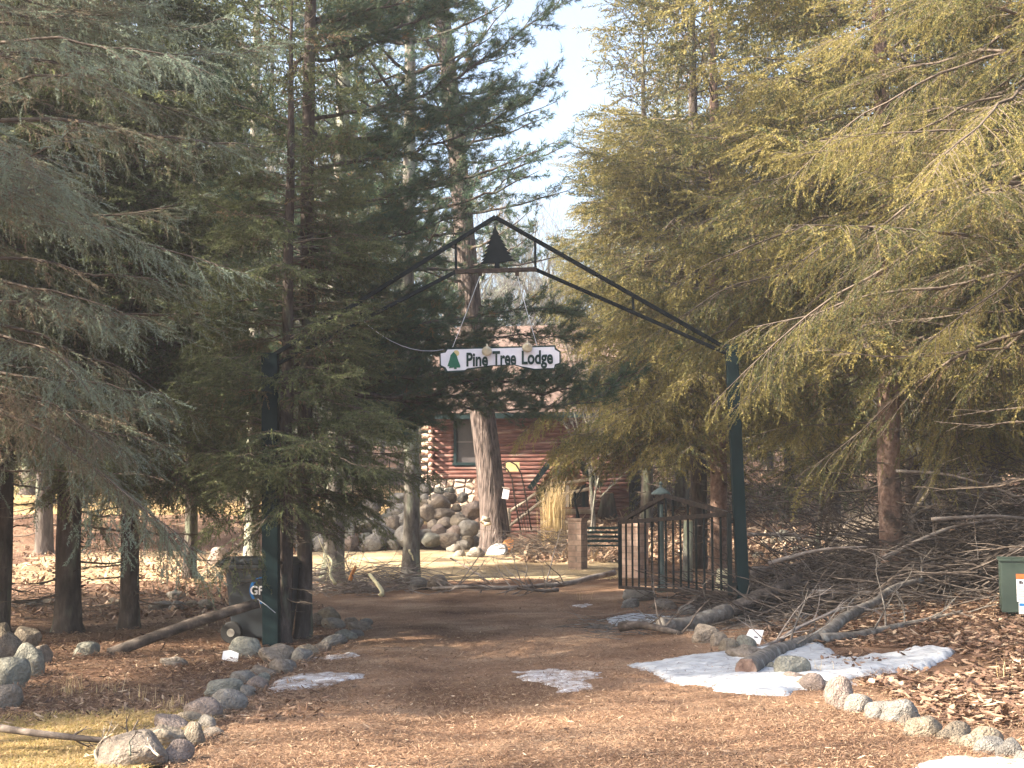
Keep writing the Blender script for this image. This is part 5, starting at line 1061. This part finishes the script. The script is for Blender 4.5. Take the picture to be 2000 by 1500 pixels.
# dark mound of boughs near the pine, reed clumps
def blades(name,n,fx,h,w_,mat,label,cat,origin,kind=None,curl=.4,spread=.3):
    xy=np.array([fx() for _ in range(n)]); z=gz(xy[:,0],xy[:,1]); hh=h*rng.uniform(.4,1.1,n); az=rng.uniform(0,6.28,n); ln=rng.normal(0,spread,n)[:,None]*hh[:,None]
    dv=np.stack([np.cos(az),np.sin(az)],-1); sd_=np.stack([-np.sin(az),np.cos(az)],-1)*w_/2; b=np.concatenate([xy,z[:,None]-.01],1)
    V=np.zeros((n,5,3)); V[:,0]=b; V[:,0,:2]-=sd_; V[:,1]=b; V[:,1,:2]+=sd_
    mid=b.copy(); mid[:,:2]+=dv*ln*.5; mid[:,2]+=hh*.6; V[:,2]=mid; V[:,2,:2]+=sd_*.7; V[:,3]=mid; V[:,3,:2]-=sd_*.7
    tip=b.copy(); tip[:,:2]+=dv*(ln*1.3+curl*hh[:,None]*.5); tip[:,2]+=hh*(1-.25*curl); V[:,4]=tip
    i=np.arange(n)*5; Q=np.stack([i,i+1,i+2,i+3],-1); T=np.stack([i+3,i+2,i+4],-1); age=np.repeat(np.clip(rng.normal(.5,.28,n),0,1),5)
    me=arr_mesh(name,V.reshape(-1,3)-np.array(tuple(origin)),tris=T,quads=Q,attr=age); me.materials.append(M[mat]); o=bpy.data.objects.new(name,me); COL.objects.link(o); o.location=origin; tag(o,label,cat,kind=kind); return o
def clump(cx,cy,r): return lambda:(rng.normal(cx,r),rng.normal(cy,r))
x=P(1082,1000,39).x; blades('reed_clump',700,clump(x,39,.14),2.1,.012,'straw','tall straw coloured ornamental grass beside the steps','grass clump',(x,39,gh(x,39)),spread=.12)
x=P(1690,1000,27).x; blades('reed_clump',1500,clump(x,27,.26),1.5,.014,'reed','grey dried ornamental grass clump behind the brush','grass clump',(x,27,gh(x,27)),spread=.13)
for i,(px,py,n,h,l) in enumerate([(135,1360,26,.28,'sparse dry weed stalks at the shade edge on the left'),(208,1358,10,.30,'single curved dry weed stalks left of the drive'),(262,1375,12,.22,'thin weed stalks near the left rock border'),(333,1385,40,.16,'small dry weed tuft behind the left rock border'),(1960,1330,14,.3,'dry stalks on the right leafy bank'),(1600,1320,16,.18,'thin stalks poking through the snow patch'),(1140,1175,12,.25,'thin stalk at the edge of the drive by the gate')]):
    g=G(px,py); blades('dry_weed',n,clump(g.x,g.y,.08),h,.006,'straw',l,'weed',g)
# ------------------------------------------------------------------ ground cover
def inlawn():
    while True:
        x=rng.uniform(-5.2,-2.3); y=rng.uniform(8,11.9)
        if x/y*F+1000<430 and (y<11.2+.6*rng.random()): return (x,y)
blades('grass',70000,inlawn,.09,.010,'grass_mix','short matted yellow grass',None,(-3.5,9.5,0),kind='stuff',curl=1.2,spread=.9)
def inter(): 
    while True:
        x=rng.uniform(-9,-1.5); y=rng.uniform(43.5,52.5)
        return (x,y)
blades('grass',16000,inter,.10,.02,'straw','short yellow terrace grass',None,(-5,48,0),kind='stuff',curl=.8,spread=.6)
blades('grass',16000,lambda:(rng.uniform(-5,2.4),rng.uniform(28.5,38.5)),.05,.015,'straw','short straw grass in the yard',None,(-2,33,0),kind='stuff',curl=1,spread=.8)
def flakes(name,n,fx,l,w_,mat,label,mean,sdv,tilt=.25,hz=.012,n4=False,shape='tri'):
    xy=np.array([fx() for _ in range(n)]); z=gz(xy[:,0],xy[:,1])+hz+rng.random(n)*hz*1.3; az=rng.uniform(0,6.28,n); L=l*rng.uniform(.5,1.3,n); W=w_*rng.uniform(.6,1.2,n)
    d=np.stack([np.cos(az),np.sin(az),rng.normal(0,tilt,n)],-1); s=np.stack([-np.sin(az),np.cos(az),rng.normal(0,tilt,n)],-1); b=np.concatenate([xy,z[:,None]],1)
    age=np.clip(rng.normal(mean,sdv,n),0,1)
    if shape=='tri':
        V=np.stack([b-s*W[:,None]/2,b+s*W[:,None]/2,b+d*L[:,None]],1); me=arr_mesh(name,V.reshape(-1,3),tris=np.arange(3*n).reshape(-1,3),attr=np.repeat(age,3))
    else:  # curled lobed leaf: fan of 9 points folded along its rib
        pr=[(0,0),(.12,.28),(.25,.16),(.42,.45),(.55,.2),(.72,.36),(1,0)]; up=np.cross(d,s); up/=np.linalg.norm(up,axis=1,keepdims=True); cu=rng.uniform(-.1,.55,n)
        rows=[]
        for sg in (1,-1):
            for (u,v) in pr: 
                zz=cu*(u-.5)**2*L*1.6+abs(v)*W*cu*1.2; rows.append(b+d*(u*L)[:,None]+s*(sg*v*W)[:,None]+up*zz[:,None])
        V=np.stack(rows,1); k=14; base=np.arange(n)[:,None]*k
        T=[]
        for o_ in (0,7):
            for (a_,b_,c_) in ((0,1,2),(0,2,3),(0,3,4),(0,4,5),(0,5,6)): T.append(base+np.array([[o_+a_,o_+b_,o_+c_]]))
        T=np.concatenate(T); me=arr_mesh(name,V.reshape(-1,3),tris=T,attr=np.repeat(age,k))
    me.materials.append(M[mat]); o=bpy.data.objects.new(name,me); COL.objects.link(o); tag(o,label,kind='stuff'); return o
def view_xy(y0,y1,px0,px1,pw=1.0):
    def f():
        u=rng.random(); y=1/(1/y0+(1/y1-1/y0)*u); px=rng.uniform(px0,px1); return ((px-1000)/F*y,y)
    return f
def drive_xy():
    f=view_xy(8.3,24,330,2040)
    while True:
        x,y=f()
        if -2.3<x<3.7: return (x,y)
flakes('pine_needle_litter',150000,drive_xy,.045,.006,'litter','fallen pine needles covering the drive',.5,.25,tilt=.3,hz=.02)
flakes('pine_needle_litter',60000,view_xy(11.5,24,-50,700),.05,.008,'litter','fallen needles under the left spruces',.35,.3,tilt=.3,hz=.015)
flakes('leaf_litter',2600,drive_xy,.05,.018,'leaf','small leaf scraps on the drive',.55,.3,shape='leaf',hz=.02)
def bank():
    f=view_xy(10,22,1480,2040)
    while True:
        x,y=f(); 
        if x>2.75+.04*(18-y) and not (x<4.4 and 12.6<y<15.4 and vnoise(x,y,.3)>.35): return (x,y)
flakes('leaf_litter',11000,bank,.105,.062,'leaf','curled brown oak leaves on the right bank',.5,.28,shape='leaf',hz=.015,tilt=.22)
flakes('pine_needle_litter',50000,bank,.06,.009,'litter','fallen needles among the leaves of the right bank',.35,.3,tilt=.3,hz=.012)
flakes('leaf_litter',3500,view_xy(11,24,-50,640),.08,.03,'leaf','brown leaves under the left spruces',.5,.3,shape='leaf',hz=.015,tilt=.35)
def slope():
    f=view_xy(33,62,1020,2040)
    return f()
flakes('leaf_litter',16000,slope,.22,.08,'leaf','bright brown leaves on the far right slope',.75,.22,shape='leaf',hz=.03,tilt=.6)
flakes('leaf_litter',7000,view_xy(22,60,-50,600),.12,.06,'leaf','pale leaves in the far left wood',.5,.28,shape='leaf',hz=.03,tilt=.5)
flakes('snow_debris',500,lambda:(lambda g:(g.x,g.y))(G(rng.uniform(1250,1750),rng.uniform(1272,1350))),.05,.006,'leaf','bark scraps and twigs on the snow',.2,.2,tilt=.2,hz=.05)
# ------------------------------------------------------------------ haze added to lift the darks like lens glare
hz=MB(); hz.box((0,48,19),(140,110,44)); hm=bpy.data.materials.new('added_haze'); hm.use_nodes=True; hn=hm.node_tree; hn.nodes.remove(hn.nodes['Principled BSDF'])
pv=hn.nodes.new('ShaderNodeVolumePrincipled'); pv.inputs['Color'].default_value=(.95,.96,1,1); pv.inputs['Density'].default_value=.0011; pv.inputs['Anisotropy'].default_value=.3; hn.links.new(pv.outputs[0],hn.nodes['Material Output'].inputs['Volume'])
top(hz,'haze',hm,(0,48,19),kind='stuff')
